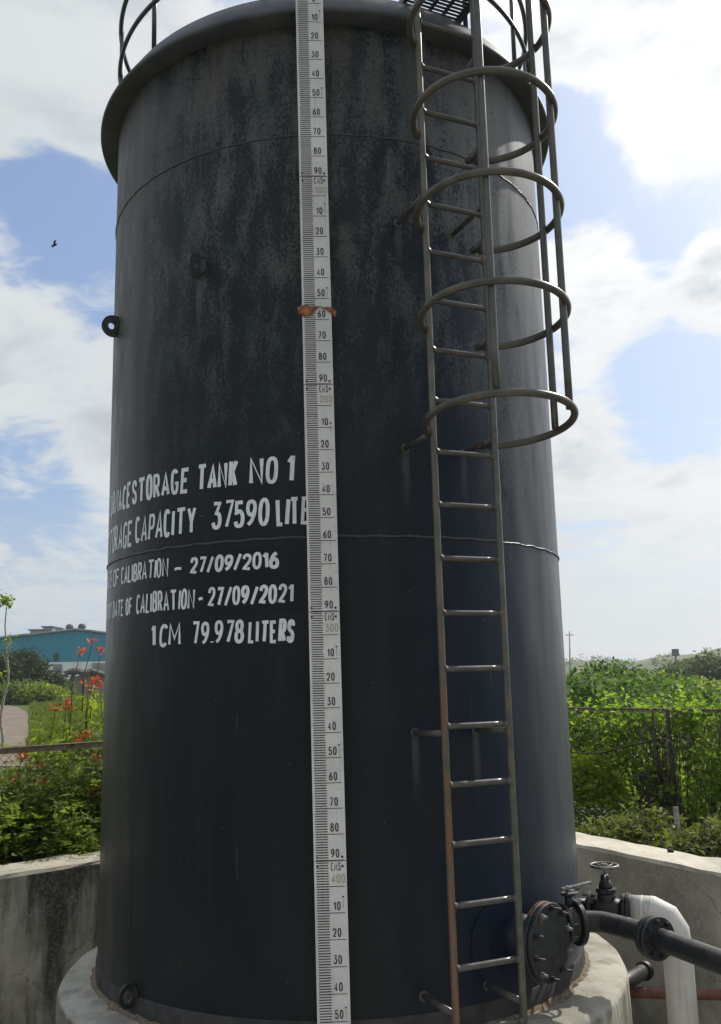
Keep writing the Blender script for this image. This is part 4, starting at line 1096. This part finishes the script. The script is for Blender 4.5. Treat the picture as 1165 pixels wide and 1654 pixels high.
m.tube(spline(cpts, 5), .009, 8); o = m.build('hanging_cable', MATS['cable_black'], None, cpts[6]); tag(o, 'black cable sagging from the fence post towards the tank', 'cable')

# ================================================================== LEFT BACKGROUND
# dirt track
pts = [ground_hit(x, y) for x, y in ((-60, 1215), (44, 1212), (46, 1190), (51, 1168), (47, 1155), (33, 1144), (8, 1139), (-60, 1139))]
m = MB()
def strip(px_pairs):
    vs = []
    for (xa, xb, y) in px_pairs:
        a, b = ground_hit(xa, y), ground_hit(xb, y)
        for k in range(9):
            p = a+(b-a)*k/8; vs.append((p[0], p[1], gz(p[0], p[1])+.03))
    n = len(px_pairs); return vs, [(i*9+k, i*9+k+1, (i+1)*9+k+1, (i+1)*9+k) for i in range(n-1) for k in range(8)]
vs, fs = strip([(-90, 38, 1240), (-90, 41, 1225), (-90, 42, 1212), (-90, 44, 1200), (-90, 47, 1190), (-90, 49.5, 1180), (-90, 51, 1170), (-90, 50, 1163), (-90, 46, 1156), (-90, 40, 1149), (-90, 30, 1143), (-90, 14, 1139.5), (-90, -30, 1137)])
m.add(vs, fs, True); tag(m.build('dirt_track', MATS['path_dirt']), kind='structure')
def grass_field(name, mid_px, n, size, rngs, mk='grass_blade', h=.5):
    r = np.random.default_rng(rngs); P = []
    (x0, x1, y0, y1) = mid_px
    xs = r.uniform(x0, x1, n); ys = r.uniform(y0, y1, n)
    # spread over the real ground between the two distances
    near, far = ground_hit((x0+x1)/2, y1), ground_hit((x0+x1)/2, y0); dn, df = np.hypot(*near[:2]), np.hypot(*far[:2])
    dist = np.sqrt(r.uniform(dn**2, df**2, n)); az = np.radians(r.uniform(math.degrees(math.atan2(*(ray(x0, 1100)[:2]))), math.degrees(math.atan2(*(ray(x1, 1100)[:2]))), n))
    X, Yv = dist*np.sin(az), dist*np.cos(az); Z = np.array([gz(a, b) for a, b in zip(X, Yv)])
    P = np.stack([X, Yv, Z], 1); s = size*(1+r.uniform(-.4, .4, n))[:, None]
    side = np.stack([np.cos(az), -np.sin(az), 0*az], 1); lean = r.normal(0, .35, (n, 3)); lean[:, 2] = 1; lean /= np.linalg.norm(lean, axis=1)[:, None]
    V = np.stack([P-side*s*.25, P+side*s*.25, P+lean*s*h*2+side*s*.05, P+lean*s*h*2-side*s*.05], 1)
    return V
Vg = grass_field('g', (52, 175, 1124, 1215), 9000, .34, 5)
tag(quads_mesh('meadow_grass', Vg, 4, MATS['grass_blade']), kind='stuff')
# teal shed
YB = 160.0
def bw(px, py, Y=YB): return at(px, py, Y)
shed = thing('industrial_shed', 'large teal clad shed with white base wall and low gable', 'shed', tuple(gp(124, YB)))
def face(name, px, Yf, depth, m_, parent):
    P = [at(x, y, Yf) for x, y in px]; MB().prism(P, (0, depth, 0)).build(name, MATS[m_], parent); 
face('upper_cladding', [(-100, 1073), (330, 1064), (330, 1042), (124, 1018.5), (-100, 1041)], YB, 40, 'teal_cladding', shed)
z_gr = gz(*gp(124, YB)[:2])
a, b = bw(-100, 1073.5), bw(330, 1064.5)
MB().prism([a, b, (b[0], YB, z_gr-1), (a[0], YB, z_gr-1)], (0, 40, 0)).build('base_wall', MATS['shed_white'], shed)
bs = [bpy.data.objects[o.name] for o in shed.children if o.name.startswith('base_wall')]
m = MB(); A_, B_, C_ = at(-104, 1041.6, YB-.6), at(124, 1017.2, YB-.6), at(334, 1042.4, YB-.6); th = np.array([0, 0, .28])
m.prism([A_, B_, B_+th, A_+th], (0, 41, 0)); m.prism([B_, C_, C_+th, B_+th], (0, 41, 0)); m.build('roof', MATS['far_concrete'], shed)
for x0, x1, y0, y1 in ((86, 100, 1072.5, 1088), (149, 175, 1071, 1084)):
    m = MB(); P = [at(x, y, YB-.12) for x, y in ((x0, y1), (x1, y1), (x1, y0), (x0, y0))]; m.prism(P, (0, .3, 0)); w_ = m.build('louvre_window', MATS['shed_grey'], shed)
    m = MB()
    for k in range(5):
        yk = y0+(y1-y0)*(k+.5)/5; p0, p1 = at(x0, yk, YB-.2), at(x1, yk, YB-.2); m.box((p0+p1)/2, (p1[0]-p0[0], .12, .22))
    m.build('louvre', MATS['far_concrete'], w_)
P = [at(x, y, YB-.2) for x, y in ((87, 1067), (94, 1067), (94, 1055), (87, 1055))]; MB().prism(P, (0, .4, 0)).build('vent_hatch', MATS['dark_opening'], shed)
for px, py in ((112.5, 1017), (132.5, 1016)):
    c = at(px, py, YB+4); m = MB(); m.lathe([(.30, -.6), (.30, 0), (.62, .1), (.72, .45), (.5, .85), (0, 1.0)], c, (0, 0, 1), 16); m.build('roof_ventilator', MATS['shed_grey'], shed, c)
# concrete block further off, showing above the shed roof
fb_ = thing('concrete_building', 'grey concrete building showing behind the teal shed roof', 'building', tuple(gp(64, 230)))
for x0, x1, y0 in ((49, 70, 1018.5), (70, 84, 1013.5)):
    a, b = at(x0, y0, 230), at(x1, y0, 230); MB().prism([a, b, (b[0], 230, 2), (a[0], 230, 2)], (0, 9, 0)).build('wall', MATS['far_concrete'], fb_, a)
    m = MB(); m.box(((a[0]+b[0])/2, 234.5, a[2]+.15), (b[0]-a[0]+.8, 10, .3)); m.build('parapet', MATS['shed_grey'], fb_, a)
    m = MB(); n = 3
    for k in range(n):
        xx = a[0]+(b[0]-a[0])*(k+.5)/n; m.box((xx, 229.95, a[2]-1.0), ((b[0]-a[0])/n*.5, .2, .8))
    m.build('window_opening', MATS['dark_opening'], fb_, a)
# tumbledown hut
HB = 118.0; hc = gp(136, HB)
hut = thing('ruined_hut', 'tumbledown mud hut with sagging dark thatch and hanging black sheet', 'hut', tuple(hc))
zb = hc[2]-.3
pw = [at(x, y, HB) for x, y in ((117, 1094), (172, 1090))]
m = MB(); P = [np.array([pw[0][0], HB, zb]), np.array([pw[1][0], HB, zb])]+[at(x, y, HB) for x, y in ((172, 1092), (160, 1088), (148, 1090.5), (138, 1088), (127, 1092), (117, 1093))]
m.prism(P, (0, 4, 0)); m.build('wall', MATS['hut_mud'], hut)
m = MB(); r = random.Random(5); roof = [(104, 1090), (112, 1084), (124, 1082), (136, 1086), (150, 1083), (162, 1087), (176, 1090)]
tv = []
for k, (x, y) in enumerate(roof):
    a = at(x, y+4, HB-1.0); b = at(x, y-1.5, HB+2); c = at(x, y+4, HB+5); tv += [a, a+np.array([0, .1, .3]), b+np.array([0, 0, .2]), c]
m.add(tv, [(i*4+k, i*4+k+1, (i+1)*4+k+1, (i+1)*4+k) for i in range(len(roof)-1) for k in range(3)])
for k in range(120):
    x = r.uniform(103, 174); y = np.interp(x, [q[0] for q in roof], [q[1] for q in roof])+r.uniform(-1, 4); a = at(x, y, HB-1.1+r.uniform(0, 2)); m.tube([a, a+np.array([r.gauss(0, .5), r.gauss(0, .3), r.gauss(-.15, .25)])], .05, 4, caps=False)
m.build('thatch', MATS['hut_thatch'], hut)
m = MB(); P = []; cols = 6
for i, (x, w) in enumerate(((119, 1086), (117, 1093), (114, 1101), (111, 1109), (109, 1118), (106, 1127))):
    for k in range(4):
        P.append(at(x+(0 if i < 2 else (k-1.5)*2.4+1), w, HB-1.2+.25*(k % 2))) if i >= 2 else P.append(at(x+(k-1.5)*1.6, w, HB-1.2+.25*(k % 2)))
m.add(P, [(i*4+k, i*4+k+1, (i+1)*4+k+1, (i+1)*4+k) for i in range(5) for k in range(3)]); m.build('hanging_sheet', MATS['tarp_black'], hut)
for x in (134, 146, 158):
    a = at(x, 1096, HB-.9); MB().tube([(a[0], a[1], zb), a], .10, 6).build('prop_pole', MATS['twig'], hut, a)
# trees by the shed
def tree(name, label, px, Y, w, h, lm, nclump, per, spread, size, seed, base, group=None, trunk=.16, cat='tree'):
    r = np.random.default_rng(seed); random.seed(seed); c = gp(px, Y); t = thing(name, label, cat, tuple(c), group)
    q, P = bush_points(c, w, w*.85, h-base, nclump, per, spread, r, base, .35)
    quads_mesh('crown', leaf_quads(P, size, r=r), 4, MATS[lm], t, c)
    m = stems(c, list(q[r.permutation(len(q))]), 16, trunk*.45); m.tube([c-np.array([0, 0, .2]), c+np.array([.1, 0, (h-base)*.4+base])], [trunk, trunk*.6], 8); m.build('trunk', MATS['twig'], t)
    return t
TG = 'trees in front of the teal shed'
tree('shade_tree', 'dense dark rounded tree in front of the left end of the shed', 33, 100, 5.8, 5.3, 'leaf_dark', 420, 20, .38, .34, 51, .8, TG)
tree('shade_tree', 'darker tree crown cut by the photo left edge', 2, 96, 4.6, 4.6, 'leaf_dark', 260, 20, .36, .34, 52, .7, TG)
for i, (px, Y, w, h, lm, lab) in enumerate([(66, 104, 3.0, 3.0, 'leaf_far', 'pale silvery shrub against the white base wall of the shed'), (82, 100, 3.0, 2.9, 'leaf_dark', 'dark conical shrub left of the hut'), (100, 106, 2.4, 1.9, 'leaf_broad', 'green shrub touching the hut thatch'),
        (45, 92, 5.0, 2.0, 'leaf_broad', 'low spreading shrub below the dark round tree'), (72, 90, 4.2, 1.5, 'leaf_weed', 'low green shrub on the meadow edge'), (18, 92, 4.4, 1.6, 'leaf_weed', 'low bush beside the dirt track bend')]):
    bush('distant_shrub', lab, gp(px, Y), w, w*.8, h, lm, int(90+w*38), 18, .30, .30, seed=60+i, group='shrubs around the hut', base=0, shell=.3)
# thin sapling at the left edge
sp = gp(4, 26); t = thing('sapling', 'thin bare sapling with a small leaf tuft at its tip', 'sapling', tuple(sp))
m = MB(); Y0 = 26
tr = [at(x, y, Y0) for x, y in ((3, 1215), (5, 1190), (1, 1165), (4, 1140), (9, 1115), (14, 1090), (11, 1060), (10, 1040), (8.5, 1010), (10, 990), (12, 975))]
m.tube(spline(tr, 4), [.05*(1-.75*k/40) for k in range(41)], 7)
for pts in ([(14, 1088), (9, 1070), (5, 1055)], [(12, 1062), (15, 1047), (17, 1030)], [(10, 1035), (15, 1028), (18, 1022)]): m.tube([at(x, y, Y0) for x, y in pts], [.02, .014, .008], 6)
m.build('trunk', MATS['pale_bark'], t)
r = np.random.default_rng(5); c = at(9, 970, Y0); P = np.concatenate([c+r.normal(size=(110, 3))*np.array([.10, .10, .09]), at(16, 1036, Y0)+r.normal(size=(20, 3))*.10, at(3, 1098, Y0)+r.normal(size=(26, 3))*.12])
quads_mesh('leaves', leaf_quads(P, .12, r=r), 4, MATS['leaf_weed'], t, c)
# bird
c = at(88, 396, 26); m = MB()
m.tube([c+np.array([-.11, .02, -.03]), c+np.array([-.05, 0, -.015]), c, c+np.array([.05, 0, .02]), c+np.array([.09, 0, .045])], [.008, .028, .035, .026, .006], 8)
m.add([c+np.array([-.03, -.01, .01]), c+np.array([.03, -.01, .03]), c+np.array([.10, -.16, .10]), c+np.array([.02, -.14, .06])], [(0, 1, 2, 3)]); m.add([c+np.array([-.03, .01, .01]), c+np.array([.03, .01, .03]), c+np.array([-.03, .18, .08]), c+np.array([-.13, .13, -.05])], [(0, 1, 2, 3)])
tag(m.build('bird', MATS['bird_dark'], None, c), 'small dark bird gliding in the blue gap between clouds', 'bird')

# ================================================================== RIGHT BACKGROUND
p = gp(921, 130); q = at(920, 1020, 130)
m = MB(); m.tube([(p[0], p[1], p[2]-.5), (q[0], q[1], q[2])], [.14, .09], 8); m.box((q[0], q[1], q[2]-.5), (1.1, .12, .12)); tag(m.build('utility_pole', MATS['far_concrete'], None, p), 'thin grey utility pole rising beside the tank edge', 'pole')
c = at(1091, 1054, 170); g = gp(1091, 170); wt = thing('lookout_post', 'small dark boxed post standing on the far field', 'post', tuple(g))
MB().tube([(c[0], c[1], g[2]-.3), (c[0], c[1], c[2])], .16, 8).build('leg', MATS['shed_grey'], wt); MB().box((c[0], c[1], c[2]), (1.0, 1.0, 1.3)).build('box', MATS['shed_grey'], wt)
tree('field_tree', 'small leafy tree on the skyline of the scrub beside the pole', 966, 60, 2.4, 2.7, 'leaf_dark', 90, 16, .25, .25, 71, .3)
for i, (px, Y, w, h, lab) in enumerate([(1125, 120, 9, 1.9, 'dark hedge tree left of the right edge tree belt'), (1142, 112, 8, 2.3, 'dark tree in the belt at the right edge of the far field'), (1166, 105, 8, 2.7, 'tallest dark tree at the right edge of the far field')]):
    tree('belt_tree', lab, px, Y, w, h, 'leaf_far', 170, 18, .5, .5, 80+i, .2, 'tree belt across the far field')
r = np.random.default_rng(12); P = []
for k in range(70):
    az = R_(r.uniform(8, 30)); d = r.uniform(380, 800); x, y = d*math.sin(az), d*math.cos(az); s = r.uniform(.8, 2.0)*(1 if r.uniform() > .15 else 1.7)
    P.append(np.array([x, y, gz(x, y)+s*.5])+np.clip(r.normal(size=(36, 3)), -1.5, 1.5)*np.array([s, s, s*.55]))
tag(quads_mesh('hill_scrub', leaf_quads(np.concatenate(P), 1.3, r=r), 4, MATS['leaf_far']), kind='stuff')
P = []
for k in range(420):
    az = R_(r.uniform(10, 30)); d = r.uniform(34, 130); x, y = d*math.sin(az), d*math.cos(az); s = r.uniform(.35, .9)
    P.append(np.array([x, y, gz(x, y)+s*.5])+r.normal(size=(30, 3))*np.array([s, s, s*.4]))
tag(quads_mesh('field_undergrowth', leaf_quads(np.concatenate(P), .34, r=r), 4, MATS['leaf_weed']), kind='stuff')

# ================================================================== AIR
def build_haze():
    m = bpy.data.materials.new('haze_air'); m.use_nodes = True; w = NT(m.node_tree); w.n.clear()
    v = w.node('ShaderNodeVolumePrincipled'); v.inputs['Color'].default_value = (.86, .90, .93, 1); v.inputs['Density'].default_value = HAZE; v.inputs['Anisotropy'].default_value = .35
    o = w.node('ShaderNodeOutputMaterial'); w.l.new(v.outputs[0], o.inputs['Volume'])
    b = MB(); b.box((0, 0, 19.0), (4100, 4100, 56.0)); h = b.build('haze', m); tag(h, kind='stuff')
HAZE = .0004
build_haze()
